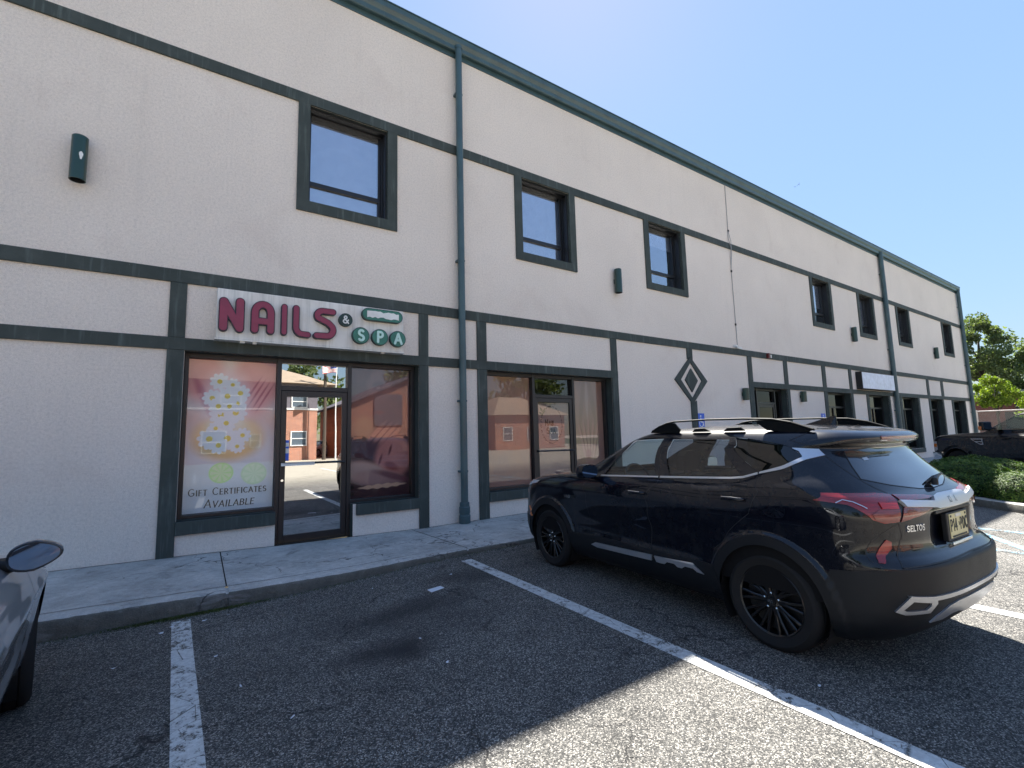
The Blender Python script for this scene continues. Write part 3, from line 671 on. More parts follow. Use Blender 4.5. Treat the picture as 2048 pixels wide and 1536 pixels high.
def text(b,s,x,y,h,fn,th=.12,contrast=.0,serif=0.,d0=0.,d1=.004,mi=0,track=.14,small=None,slant=0.,wx=1.,lift=0.):
    """each stroke becomes flat ribbons; fn(u,v,d)->3D. returns advance"""
    k=0; first=True
    for i,ch in enumerate(s):
        up=ch.isupper() or not ch.isalpha()
        hh=h if (up or not small) else h*small
        wdt,st=GL[ch.upper()]
        for pl in st:
            pts=[((px*wx)*hh+x+slant*py*hh,py*hh+y) for px,py in pl]
            for (a,c) in zip(pts,pts[1:]):
                dx,dy=c[0]-a[0],c[1]-a[1]; L=math.hypot(dx,dy)
                if L<1e-6: continue
                t=h*th*.5*(1-contrast*abs(dx)/L*.75)
                ux,uy=dx/L,dy/L; e=t*.8
                ax,ay,cx_,cy_=a[0]-ux*e,a[1]-uy*e,c[0]+ux*e,c[1]+uy*e; nx,ny=-uy*t,ux*t
                k+=1; dd=.00004*k
                b.prism([(ax-nx,ay-ny),(cx_-nx,cy_-ny),(cx_+nx,cy_+ny),(ax+nx,ay+ny)],fn,d0,d1+dd,mi)
            if serif and len(pts)>1 and ch not in 'OCGS':
                for q,r_ in((pts[0],pts[1]),(pts[-1],pts[-2])):
                    if abs(q[1]-r_[1])>.4*hh:
                        w_=serif*h; k+=1; t=h*th*.18; b.prism([(q[0]-w_,q[1]-t),(q[0]+w_,q[1]-t),(q[0]+w_,q[1]+t),(q[0]-w_,q[1]+t)],fn,d0,d1+.00004*k,mi)
        x+=(wdt*wx+track)*hh
    return x
def cap_poly(a,c,r,n=10):
    an=math.atan2(c[1]-a[1],c[0]-a[0]); 
    return [(c[0]+r*math.cos(an-math.pi/2+math.pi*i/n),c[1]+r*math.sin(an-math.pi/2+math.pi*i/n)) for i in range(n+1)]+[(a[0]+r*math.cos(an+math.pi/2+math.pi*i/n),a[1]+r*math.sin(an+math.pi/2+math.pi*i/n)) for i in range(n+1)]
def fat(b,lines,r,fn,d0,d1,mi,k0=0):
    k=k0
    for pl in lines:
        for a,c in zip(pl,pl[1:]):
            k+=1
            if math.hypot(a[0]-c[0],a[1]-c[1])<1e-5: continue
            b.prism(cap_poly(a,c,r),fn,d0,d1+.00025*k,mi)

# NAILS & SPA sign
sign=empty('shop_sign',(1.4,-.1,Z(1.36))); tag(sign,'stained white sign reading NAILS & SPA in fat maroon letters and green discs','shop sign')
sm=NT('stained_sign_face'); c=sm.coord('Position'); s1=sm.noise(sm.coord('Position',scale=(9,1,.5)),2.0,5,.7); s2=sm.noise(c,3,4)
col=sm.mix(sm.ramp(s1,[(.45,0),(.8,.75)]),(.78,.77,.74),(.40,.41,.38)); col=sm.mix(sm.ramp(s2,[(.4,0),(.75,.35)]),col,(.42,.35,.27)); M['signface']=sm.done(sm.bsdf(col,.6))
M['maroon']=plain('maroon_letter_face',(.25,.022,.06),.42,0,.2,var=.1); M['darkgreen']=plain('dark_green_can',(.012,.04,.036),.5); M['signgreen']=plain('green_letter_disc',(.035,.17,.125),.45,var=.15); M['navy']=plain('dark_letter_return',(.02,.012,.028),.5); M['aqua']=plain('pale_letter_face',(.50,.72,.66),.5,var=.1)
MB().box(.125,2.66,-.18,-.002,Z(1.368),Z(2.03)).build('panel',M['signface'],sign,bevel=.004)
MB().box(.11,2.675,-.186,-.03,Z(1.345),Z(1.366)).box(.40,.46,-.16,-.1,Z(1.325),Z(1.345)).box(.55,.60,-.16,-.1,Z(1.322),Z(1.345)).box(2.31,2.36,-.16,-.1,Z(1.325),Z(1.345)).build('bottom_rail',M['signface'],sign)
LET={'N':([[(.20,1.50),(.20,1.845),(.385,1.50),(.385,1.86)]],.056),
'A':([[(.562,1.505)]+[(.562,1.70)]+arc(.657,1.745,.095,.115,180,0,10)+[(.752,1.505)],[(.562,1.625),(.752,1.625)]],.052),
'I':([[(.919,1.50),(.919,1.865)]],.042),
'L':([[(1.070,1.865),(1.070,1.62)]+arc(1.15,1.60,.08,.10,180,262,6)+[(1.225,1.497)]],.046),
'S':([[(1.565,1.868),(1.42,1.868)]+arc(1.425,1.80,.075,.068,100,215,6)+[(1.50,1.70)]+arc(1.48,1.595,.09,.092,38,-80,7)+[(1.345,1.50)]],.049)}
for ch,(ln,r) in LET.items():
    ret=MB(); fat(ret,ln,r,fz,.18,.235,0); ro=ret.build('letter',[M['navy']],sign)
    fc=MB(); fat(fc,ln,r-.012,fz,.2352+.004,.243,0); fc.build('letter_face',[M['maroon']],ro)
def disc(cx,cz,r,nm,face,chars,ink,h):
    b=MB(); n=28; b.prism([(cx+r*math.cos(2*math.pi*i/n),cz+r*math.sin(2*math.pi*i/n)) for i in range(n)],fz,.18,.245,0); o=b.build(nm,[M['darkgreen']],sign,smooth='auto')
    b=MB(); rr=r-.010; b.prism([(cx+rr*math.cos(2*math.pi*i/n),cz+rr*math.sin(2*math.pi*i/n)) for i in range(n)],fz,.2452,.248,0); f=b.build('disc_face',[face],o)
    if chars:
        b=MB(); wch=GL[chars][0]*h; 
        ls=[[(cx-wch/2+px*h,cz-h/2+py*h) for px,py in pl] for pl in GL[chars][1]]
        fat(b,ls,h*.115 if chars!='&' else h*.09,fz,.248,.262 if chars!='&' else .252,0); b.build('letter_face',[ink],o)
disc(1.748,1.776,.098,'letter_disc',M['darkgreen'],'&',M['white'],.105)
disc(1.972,1.560,.128,'letter_disc',M['signgreen'],'S',M['aqua'],.155); disc(2.262,1.560,.128,'letter_disc',M['signgreen'],'P',M['aqua'],.155); disc(2.548,1.560,.128,'letter_disc',M['signgreen'],'A',M['aqua'],.155)
b=MB(); b.prism(cap_poly((2.08,1.905),(2.53,1.905),.096),fz,.18,.245,0); ov=b.build('oval_badge',[M['darkgreen']],sign)
b=MB(); b.prism(cap_poly((2.08,1.905),(2.53,1.905),.086),fz,.2452,.248,0).build('badge_face',[M['signgreen']],ov)
b=MB(); rr=random.Random(5)
top=[(2.06+.50*i/12,1.953+rr.uniform(-.012,.012)) for i in range(13)]; bot=[(2.56-.50*i/12,1.862+rr.uniform(-.014,.014)) for i in range(13)]
b.prism(top[::-1]+bot[::-1],fz,.248,.250,0).build('blank_panel',[M['white']],ov)

# blank lightbox sign further along
s2=empty('lightbox_sign',(21.6,-.1,Z(1.38))); tag(s2,'blank white rectangular lightbox sign with black sides on the far part of the facade','sign')
MB().box(20.09,23.18,-.20,-.002,Z(1.375),Z(2.02)).build('cabinet',M['black'],s2,bevel=.006); MB().box(20.12,23.15,-.206,-.2005,Z(1.40),Z(1.995)).build('face',plain('white_acrylic',(.70,.74,.86),.35),s2)

# wall lamps: half-cylinder shades
def wall_lamp(x,zc,h,r,label,tilt=0,chip=False):
    o=empty('wall_light',(x,0,Z(zc))); tag(o,label,'wall light','green cylinder wall lights')
    q=MB(); n=20; rings=[]
    for z,rr_ in((-h/2,r-.008),(-h/2,r),(h/2-.012,r),(h/2,r-.012),(h/2,.002)):
        rings.append([(rr_*math.cos(2*math.pi*i/n),-.095+rr_*math.sin(2*math.pi*i/n),z) for i in range(n)])
    q.ring(rings,0,False); rings=[[((r-.008)*math.cos(2*math.pi*i/n),-.095+(r-.008)*math.sin(2*math.pi*i/n),z) for i in range(n)] for z in(-h/2,h/2-.02)]
    q.ring(rings,1,False); s=q.build('shade',[M['lamp'],M['black']],o,smooth='auto',loc='local')
    MB().box(-.045,.045,-.06,0,-.05,.05).build('bracket',M['lamp'],o,loc='local'); MB().lathe([(0,-.08),(.03,-.08),(.035,0),(0,.02)],(0,-.095,-h/2+.16),'Z',10).build('bulb',M['white'],o,loc='local',smooth='auto')
    if chip:
        w=MB(); pts=[(.030+.016*math.cos(a)*(1+.3*math.sin(3*a)),.03+.05*math.sin(a)) for a in [2*math.pi*i/12 for i in range(12)]]
        w.prism(pts,lambda a,b_,d:(a,-.095-math.sqrt(max(0,r*r-a*a))-d,b_-.02),.0005,.002,0); w.build('paint_chip',[M['white']],s,loc='local')
    return o
wall_lamp(-1.325,3.41,.55,.078,'large green cylinder light with a white paint chip, left of the upstairs windows',chip=True)
wall_lamp(7.74,3.41,.55,.082,'green cylinder light between the second and third upstairs windows')
wall_lamp(20.15,3.42,.54,.085,'green cylinder light between the fourth and fifth upstairs windows')
wall_lamp(29.3,3.42,.54,.085,'green cylinder light beside the last upstairs window at the far end')
wall_lamp(12.56,.98,.33,.085,'small green cylinder light left of the dark shop entrance at street level')
wall_lamp(15.83,.99,.33,.085,'small green cylinder light right of the dark shop entrance at street level')

# accessible parking signs
M['blue_sign']=plain('blue_sign',(.03,.12,.62),.4)
def hsign(x,zc,label):
    o=empty('parking_sign',(x,-.01,Z(zc))); tag(o,label,'parking sign','blue accessible parking signs')
    MB().box(-.145,.145,-.006,.0,-.22,.22).build('plate',M['blue_sign'],o,loc='local')
    b=MB(); f=lambda a,c_,d:(a,-.006-d,c_)
    n=12; b.prism([(-.01+.026*math.cos(2*math.pi*i/n),.15+.026*math.sin(2*math.pi*i/n)) for i in range(n)],f,.0,.002,0)
    fat(b,[[(-.01,.10),(0.0,.0),(.07,.0),(.10,-.085)],[(-.006,.055),(.055,.055)]],.014,f,0,.002,0); fat(b,[arc(.0,-.04,.075,.075,110,350,12)],.010,f,0,.0021,0,9)
    b.box(-.10,.10,-.0085,-.006,-.205,-.14); b.build('symbol',[M['white']],o,loc='local')
hsign(10.56,.22,'blue accessible parking sign on the wall just below the diamond ornament'); hsign(17.22,.25,'blue accessible parking sign on the wall right of the dark shop entrance')

# cable down the wall with a small camera, and an alarm box
cb=empty('wall_cable',(12.46,-.02,Z(2.3))); tag(cb,'thin grey cable hanging down the upper wall to a small white junction box','cable')
MB().tube([(12.47,-.012,Z(7.1)),(12.45,-.012,Z(5.72)),(12.40,-.03,Z(5.45)),(12.47,-.05,Z(5.2)),(12.46,-.03,Z(4.9)),(12.46,-.012,Z(4.5)),(12.47,-.012,Z(3.0)),(12.47,-.012,Z(2.36))],.009,6).tube([(12.45,-.012,Z(5.72)),(12.50,-.045,Z(5.4)),(12.50,-.045,Z(5.1)),(12.46,-.012,Z(4.55))],.008,6).build('cable',plain('grey_cable',(.30,.30,.32),.6),cb)
for z in(5.7,4.5,2.95): MB().box(12.44,12.48,-.03,-.001,Z(z-.03),Z(z+.03)).build('cable_clip',M['black'],cb)
MB().box(12.27,12.38,-.08,-.001,Z(2.27),Z(2.34)).box(12.40,12.62,-.06,-.001,Z(2.255),Z(2.30)).tube([(12.33,-.08,Z(2.30)),(12.25,-.15,Z(2.28))],.022,8).build('junction_box',M['white'],cb)
al=empty('alarm_box',(14.0,-.04,Z(2.1))); tag(al,'small dark red and white alarm box on the green band above the dark entrance','alarm'); MB().box(13.93,14.03,-.10,-.031,Z(2.09),Z(2.235)).build('case',plain('dark_red_plastic',(.12,.02,.02),.4),al); MB().box(14.04,14.13,-.08,-.031,Z(2.11),Z(2.20)).build('strobe',M['white'],al)

# ------------------------------------------------------------------ window posters (flat printed film just behind the glass)
def fbm(x,y,s=0):
    return noise.fractal(Vector((x,y,s)),1.,2.,4)
def poster(name,x0,x1,z0,z1,y,fn,label,nx=150,cat='poster'):
    nz=int(nx*(z1-z0)/(x1-x0)); b=MB(); cols=[]
    for j in range(nz+1):
        for i in range(nx+1):
            u,v=i/nx,j/nz; b.v.append((x0+(x1-x0)*u,y,Z(z0+(z1-z0)*v))); cols+=list(fn(x0+(x1-x0)*u,z0+(z1-z0)*v))+[1.]
    for j in range(nz):
        for i in range(nx): a=j*(nx+1)+i; b.f.append((a,a+1,a+nx+2,a+nx+1)); b.m.append(0)
    o=b.build(name,[M['film']],recalc=False); ca=o.data.color_attributes.new('Col','FLOAT_COLOR','POINT'); ca.data.foreach_set('color',cols)
    tag(o,label,cat); return o
M['film']=vcol('printed_film',.6); M['ink']=plain('dark_ink',(.02,.024,.024),.6)
def lp(a,b,t): t=max(0,min(1,t)); return tuple(p+(q-p)*t for p,q in zip(a,b))
def ell(x,z,cx,cz,rx,rz,soft=.1,rot=0):
    dx,dz=x-cx,z-cz
    if rot: c,s=math.cos(rot),math.sin(rot); dx,dz=dx*c+dz*s,-dx*s+dz*c
    d=math.hypot(dx/rx,dz/rz); return 1-sst(1-soft,1+soft,d)
DAIS=[(.205,.84,.10),(.126,.61,.10),(.302,.64,.11),(.455,.685,.105),(.236,.381,.12),(.407,.414,.12),(.113,.058,.12),(.322,.06,.13),(.36,.80,.08),(.20,.50,.10),(.42,.54,.10),(.30,.27,.10),(.50,.10,.09),(.18,.20,.08),(.22,-.03,.10),(.44,-.05,.08),(.33,.50,.09)]
def gift(x,z):
    c=lp((.50,.53,.55),(.60,.50,.47),sst(-.5,.9,z)); n=fbm(x*5,z*5)
    c=lp(c,(.54,.30,.24),.5*sst(.0,.35,z)*(1-sst(.30,.55,z)))
    h1=ell(x,z,-.02,.93,.30,.42,.35,.5); h2=ell(x,z,.66,.86,.34,.50,.3,-.35)
    c=lp(c,(.60,.25,.23),h1*.9); c=lp(c,(.60,.26,.24),h2*.95)
    for k in range(4): c=lp(c,(.34,.07,.10),.75*ell(x,z,.60+k*.055,.72-.03*k,.013,.20,.5,-.5)); 
    c=lp(c,(.36,.08,.12),.8*ell(x,z,.04,.60,.05,.30,.6,.4)*(1 if n>-.3 else .5))
    c=lp(c,(.60,.38,.14),.9*ell(x,z,.33,.06,.42,.30,.25)); c=lp(c,(.66,.52,.34),.8*ell(x,z,.33,.12,.34,.22,.25))
    c=lp(c,(.70,.68,.70),.55*ell(x,z,.30,.55,.26,.42,.5))
    for i,(dx,dz,r) in enumerate(DAIS):
        a=math.atan2(z-dz,x-dx)+i; r*=1.22; d=math.hypot(x-dx,z-dz); pr=r*(.72+.28*abs(math.cos(a*4.5)))
        if d<r: c=lp(c,lp((.80,.80,.80),(.66,.64,.70),d/r*.8),1-sst(pr*.93,pr*1.04,d))
        if d<r*.34: c=lp(c,(.58,.45,.08),1-sst(r*.22,r*.32,d))
    for cx_,cz_,r,k in((.264,-.40,.145,1),(.655,-.43,.16,.6)):
        d=math.hypot(x-cx_,(z-cz_)*1.05)/r
        if d<1.1: c=lp(c,lp((.40,.62,.22),(.62,.74,.42),abs(math.sin(math.atan2(z-cz_,x-cx_)*4.5))*.6*(d<.85)),k*(1-sst(.93,1.05,d)))
    return tuple(min(.86,max(.02,v*1.38*(1+.05*n))) for v in c)
po=poster('window_poster',-.150,.895,-.905,1.132,.262,gift,'pale flower and lime poster reading GIFT CERTIFICATES AVAILABLE in the left shop window',170)
fp=lambda a,b_,d:(a,.262-d,Z(b_))
b=MB(); text(b,'Gift Certificates',-.092,-.682,.089,fp,.15,.6,.05,.0012,.0022,0,.20,.78,.0,1.02); text(b,'Available',.085,-.845,.10,fp,.15,.6,.05,.0012,.0022,0,.20,.78,.12,1.05); b.build('lettering',[M['ink']],po)
def massage(x,z):
    u=(x-1.97)/.97; n=fbm(x*4,z*4,2)
    c=lp((.055,.035,.05),(.17,.15,.19),sst(-.9,1.1,z)+.1*n)
    c=lp(c,(.26,.22,.27),.8*ell(x,z,2.42,.86,.20,.26,.3)); c=lp(c,(.12,.12,.17),.6*ell(x,z,2.40,.85,.10,.09,.5)); c=lp(c,(.40,.42,.47),.5*ell(x,z,2.40,.83,.03,.02,.5))
    c=lp(c,(.24,.13,.13),.8*ell(x,z,2.45,.35,.50,.42,.4)); c=lp(c,(.34,.30,.20),.6*ell(x,z,2.17,.18,.17,.18,.6))
    c=lp(c,(.30,.10,.09),.55*ell(x,z,2.42,.43,.07,.03,.7))
    for k in range(4): c=lp(c,(.46,.27,.25),.85*ell(x,z,2.38+k*.085,.12-k*.03,.035,.20,.45,-.75)); c=lp(c,(.13,.04,.06),.6*ell(x,z,2.42+k*.085,.10-k*.03,.010,.18,.5,-.75))
    c=lp(c,(.09,.06,.09),.8*ell(x,z,2.22,-.16,.22,.14,.5)); 
    c=lp(c,(.46,.25,.25),.95*ell(x,z,2.66,-.30,.30,.34,.18,-.25)); c=lp(c,(.54,.33,.33),.6*ell(x,z,2.72,-.18,.16,.2,.6))
    c=lp(c,(.10,.03,.05),.85*ell(x,z,2.60,-.18,.02,.085,.5,-.3)); c=lp(c,(.10,.03,.05),.8*ell(x,z,2.44,-.33,.02,.09,.5,-.3)); c=lp(c,(.22,.07,.09),.8*ell(x,z,2.62,-.44,.12,.06,.5,-.4)); c=lp(c,(.42,.26,.28),.5*ell(x,z,2.54,-.28,.02,.10,.6,-.4))
    c=lp(c,(.42,.40,.45),.9*ell(x,z,2.20,-.52,.36,.17,.25,-.25)); c=lp(c,(.33,.27,.31),.85*ell(x,z,2.42,-.62,.42,.13,.25,-.1)); c=lp(c,(.11,.04,.08),.7*ell(x,z,2.65,-.60,.30,.05,.5,-.3))
    c=lp(c,(.60,.53,.44),.95*ell(x,z,2.48,-.745,.38,.032+.008*math.sin(x*40),.12,.03))
    return tuple(max(.01,v*k_) for v,k_ in zip(c,(1.6,1.4,1.2)))
po=poster('window_poster',1.97,2.925,-.905,1.132,.262,massage,'dark mauve facial massage poster with a beige smear near its bottom, right shop window',150)
b=MB()
for i in range(2):
    n=16; b.prism([(2.00+.030*math.cos(2*math.pi*k/n),-.735-.10*i+.030*math.sin(2*math.pi*k/n)) for k in range(n)],fp,.001,.002,0)
b.build('round_icon',[M['ink']],po)
# sticker column on the door glass
b=MB(); fs=lambda a,b_,d:(a,.190-d,Z(b_)); st=empty('door_sticker',(1.04,.19,Z(-.15))); tag(st,'narrow blue and white card sticker strip on the glass of the nail salon door','sticker')
MB().box(1.035,1.085,.1905,.194,Z(-.28),Z(.02)).build('backing',M['white'],st); 
MB().box(1.039,1.081,.189,.1903,Z(-.02),Z(.015)).box(1.039,1.081,.189,.1903,Z(-.275),Z(-.17)).box(1.039,1.081,.189,.1903,Z(-.10),Z(-.075)).build('card_logo',M['blue_sign'],st)
def sheer(seed,base,warm,handx=None):
    def f(x,z):
        n=fbm(x*2.2+seed,z*1.6,seed); c=lp(base,warm,.5+.5*n)
        c=lp(c,(.30,.22,.17),.25*sst(-.1,.3,math.sin(x*9+z*2+seed)))
        if handx:
            for k in range(5):
                fx=handx-.18+k*.09; top=.0+.10*(2-abs(k-2)); w_=.034
                c=lp(c,(.34,.24,.25),.75*ell(x,z,fx+(z+.2)*.12*(k-2),-.20+top*.5,w_,.42+top*.4,.3)); c=lp(c,(.12,.06,.08),.6*ell(x,z,fx+.04+(z+.2)*.12*(k-2),-.15,.012,.36,.5))
            c=lp(c,(.36,.34,.33),.6*ell(x,z,handx-.02,.75,.045,.40,.3)); c=lp(c,(.20,.17,.15),.6*ell(x,z,handx+.14,.7,.06,.45,.4,.15)); c=lp(c,(.20,.17,.15),.6*ell(x,z,handx-.16,.7,.06,.45,.4,-.15))
            c=lp(c,(.20,.05,.12),.6*ell(x,z,handx-.02,-.42,.09,.10,.5))
        return tuple(max(.01,v*k_) for v,k_ in zip(c,(1.9,1.8,1.6)))
    return f
poster('window_film',4.35,5.43,-.935,1.132,.262,sheer(1,(.20,.17,.18),(.34,.22,.17)),'brownish printed film behind the left pane of the second shopfront',70,'window film')
poster('window_film',6.53,7.41,-.935,1.132,.262,sheer(4,(.22,.18,.19),(.32,.26,.23),6.97),'printed film of hands and fingers behind the right pane of the second shopfront',110,'window film')
dp=poster('door_film',5.575,6.385,-1.30,.645,.215,lambda x,z:lp((.36,.34,.32),(.42,.39,.35),.5+fbm(x*2,z*2,7)) if z>-.29 else lp((.24,.20,.22),(.30,.26,.25),.5+fbm(x*2,z*2,9)),'frosted door film reading NAIL SPA inside a leafy wreath, second shop door',60,'door film')
fd=lambda a,b_,d:(a,.215-d,Z(b_)); b=MB()
text(b,'Nail',5.765,.190,.105,fd,.25,.6,.05,.001,.002,0,.16,.8); text(b,'Spa',5.80,.025,.115,fd,.25,.6,.05,.001,.002,0,.16,.8)
rr=random.Random(8)
for k in range(44):
    a=2*math.pi*k/44+rr.uniform(-.05,.05); cx_,cz_=5.93+.27*math.cos(a),.20+.37*math.sin(a); t=a+math.pi/2+rr.choice((-.7,.7)); L=.026; w_=.009
    b.prism([(cx_-L*math.cos(t),cz_-L*math.sin(t)),(cx_+w_*math.sin(t),cz_-w_*math.cos(t)),(cx_+L*math.cos(t),cz_+L*math.sin(t)),(cx_-w_*math.sin(t),cz_+w_*math.cos(t))],fd,.001,.002+.00002*k,0)
b.build('lettering',[M['ink']],dp)
b=MB(); M['leafgreen']=plain('leaf_print_green',(.02,.10,.07),.6)
for k,(ax,az,t,L) in enumerate(((5.68,.50,2.2,.07),(5.74,.47,1.1,.08),(5.66,.43,2.9,.06),(5.70,.40,4.0,.05))):
    w_=L*.42; b.prism([(ax-L*math.cos(t),az-L*math.sin(t)),(ax+w_*math.sin(t),az-w_*math.cos(t)),(ax+L*math.cos(t),az+L*math.sin(t)),(ax-w_*math.sin(t),az+w_*math.cos(t))],fd,.002,.0035+.0002*k,0)
b.build('leaf_print',[M['leafgreen']],dp)
# ------------------------------------------------------------------ car shells
def bis(bm,a,c,pad,cand=None):
    """cut the flat (s,t) sheet along segment a-c only where the segment runs"""
    x0,x1=min(a[0],c[0])-pad,max(a[0],c[0])+pad; y0,y1=min(a[1],c[1])-pad,max(a[1],c[1])+pad
    fs=[]
    for f in cand:
        v=[w.co for w in f.verts]; xs=[w.x for w in v]
        if max(xs)<x0 or min(xs)>x1: continue
        ys=[w.y for w in v]
        if max(ys)<y0 or min(ys)>y1: continue
        fs.append(f)
    d=Vector((c[0]-a[0],c[1]-a[1],0)); n=Vector((-d.y,d.x,0))
    if not fs or n.length<1e-9: return cand
    ge=set(fs)
    for f in fs: ge.update(f.verts); ge.update(f.edges)
    r=bmesh.ops.bisect_plane(bm,geom=list(ge),dist=1e-6,plane_co=(a[0],a[1],0),plane_no=n.normalized())
    new=set(g for g in r['geom'] if isinstance(g,bmesh.types.BMFace))
    return set(f for f in cand if f.is_valid)|new
def inside(p,poly):
    c=False; x,y=p; n=len(poly)
    for i in range(n):
        x1,y1=poly[i];x2,y2=poly[(i+1)%n]
        if (y1>y)!=(y2>y) and x<(x2-x1)*(y-y1)/(y2-y1)+x1: c=not c
    return c
TS=1.0
def dpoly(B,pts,sub=0):
    """(s,z) polygon -> (s,t), edges subdivided"""
    q=[(s,B.t_z(z)) for s,z in pts]; out=[]
    for (a,c) in zip(q,q[1:]+q[:1]):
        k=1+(int(math.hypot(c[0]-a[0],c[1]-a[1])/sub) if sub else 0)
        out+=[(a[0]+(c[0]-a[0])*i/k,a[1]+(c[1]-a[1])*i/k) for i in range(k)]
    return out
def cutpoly(bm,P,pad=.004):
    x0,x1=min(p[0] for p in P)-.02,max(p[0] for p in P)+.02; y0,y1=min(p[1] for p in P)-.03,max(p[1] for p in P)+.03
    cand=set(f for f in bm.faces if x0<f.verts[0].co.x<x1 and y0<f.verts[0].co.y<y1)
    for a,c in zip(P,P[1:]+P[:1]): cand=bis(bm,a,c,pad,cand)
def circ(B,ax,zc,r,n=36):
    out=[]
    for i in range(n):
        a=2*math.pi*i/n; z=max(B.z0,zc+r*math.sin(a)); out.append((B.sX(ax+r*math.cos(a),z),z))
    return out
def mir(P): return [(2-s,t) for s,t in P][::-1]
def emit(B,name,bm,faces,mats,parent,off=0,thick=0,right=False):
    vs={}; V=[]; Nn=[]; F=[]
    for f in faces:
        idx=[]
        for v in f.verts:
            if v.index not in vs:
                vs[v.index]=len(V); s,t=v.co.x,v.co.y; z=B.z_t(t)
                s_=max(0.,min(2.,s))
                V.append(B.P(s_,z,off)); Nn.append(B.nrm(s_ if s_<=1 else 2-s_,z) if s_<=1 else (lambda q:(q[0],-q[1],q[2]))(B.nrm(2-s_,z)))
            idx.append(vs[v.index])
        F.append(tuple(idx))
    me=bpy.data.meshes.new(name)
    if thick:
        # rim going inward along the border
        ec={}
        for f in F:
            for a,c in zip(f,f[1:]+f[:1]): ec[(a,c)]=1
        bd=[e for e in ec if (e[1],e[0]) not in ec]; base=len(V); mp={}
        for a,c in bd:
            for q in(a,c):
                if q not in mp:
                    mp[q]=len(V); p,n=V[q],Nn[q]; V.append(tuple(p[i]-n[i]*thick for i in range(3))); Nn.append(n)
            F.append((c,a,mp[a],mp[c]))
        nb=len(bd)
    me.from_pydata(V,[],F)
    for m_ in mats: me.materials.append(m_)
    me.polygons.foreach_set('use_smooth',[True]*len(F))
    me.update()
    if thick:
        for i in range(len(F)-nb,len(F)): me.polygons[i].use_smooth=False
        ln=[]
        for p in me.polygons:
            for vi in p.vertices: ln.append(Nn[vi] if p.use_smooth else tuple(p.normal))
        me.normals_split_custom_set(ln)
    else: me.normals_split_custom_set_from_vertices(Nn)
    o=bpy.data.objects.new(name,me); C.objects.link(o); o.parent=parent; return o
def sheet2(B,s0,s1,z0,z1,ns,nt_):
    bm=bmesh.new(); t0,t1=B.t_z(z0),B.t_z(z1)
    g=[[bm.verts.new((s0+(s1-s0)*i/ns,t0+(t1-t0)*j/nt_,0)) for i in range(ns+1)] for j in range(nt_+1)]
    for j in range(nt_):
        for i in range(ns): bm.faces.new((g[j][i],g[j][i+1],g[j+1][i+1],g[j+1][i]))
    return bm
def patch(B,name,pts,mat,parent,off=.004,thick=.008,res=.012,both=False,mats=None):
    out=[]
    for k in range(2 if both else 1):
        P=dpoly(B,pts,.03)
        if k: P=mir(P)
        s0,s1=min(p[0] for p in P)-.002,max(p[0] for p in P)+.002; t0,t1=min(p[1] for p in P)-.002,max(p[1] for p in P)+.002
        t0,t1=max(0,t0),min(1,t1)
        bm=sheet2(B,s0,s1,B.z_t(t0),B.z_t(t1),max(2,int((s1-s0)/res*1.0)+1),max(2,int((t1-t0)/res*1.6)+1))
        cutpoly(bm,P); bm.verts.index_update()
        fs=[f for f in bm.faces if inside(f.calc_center_median()[:2],P)]
        if fs: out.append(emit(B,name,bm,fs,[mat],parent,off,thick))
        bm.free()
    return out
def strip_on(B,name,pts,wd,mat,parent,off=.001,both=True,thick=0):
    """thin band following a (s,z) polyline; wd in metres"""
    objs=[]
    for k in range(2 if both else 1):
        mb=MB(); L=[]
        q=[(s,B.t_z(z)) for s,z in pts]; fine=[]
        for a,c in zip(q,q[1:]):
            n=max(1,int(math.hypot(c[0]-a[0],c[1]-a[1])/.01)); fine+=[(a[0]+(c[0]-a[0])*i/n,a[1]+(c[1]-a[1])*i/n) for i in range(n)]
        fine.append(q[-1])
        if k: fine=[(2-s,t) for s,t in fine]
        W=[Vector(B.P(s,B.z_t(t),off)) for s,t in fine]
        Nn=[]
        for s,t in fine:
            n=B.nrm(s if s<=1 else 2-s,B.z_t(t)); Nn.append(Vector(n if s<=1 else (n[0],-n[1],n[2])))
        ww=wd if isinstance(wd,(list,tuple)) else None
        for i,p in enumerate(W):
            d=(W[min(i+1,len(W)-1)]-W[max(i-1,0)]).normalized(); sd=Nn[i].cross(d).normalized()*(wd/2)
            L.append((p+sd,p-sd))
        n0=len(mb.v)
        for a,c in L: mb.v+=[tuple(a),tuple(c)]
        for i in range(len(L)-1): mb.f.append((2*i,2*i+1,2*i+3,2*i+2)); mb.m.append(0)
        if thick:
            m0=len(mb.v)
            for (a,c),n in zip(L,Nn): mb.v+=[tuple(a-n*thick),tuple(c-n*thick)]
            for i in range(len(L)-1):
                mb.f.append((2*i,2*i+2,m0+2*i+2,m0+2*i)); mb.f.append((2*i+1,m0+2*i+1,m0+2*i+3,2*i+3)); mb.m+=[0,0]
        objs.append(mb.build(name,[mat],parent,smooth='auto' if thick else False,loc='local'))
    return objs
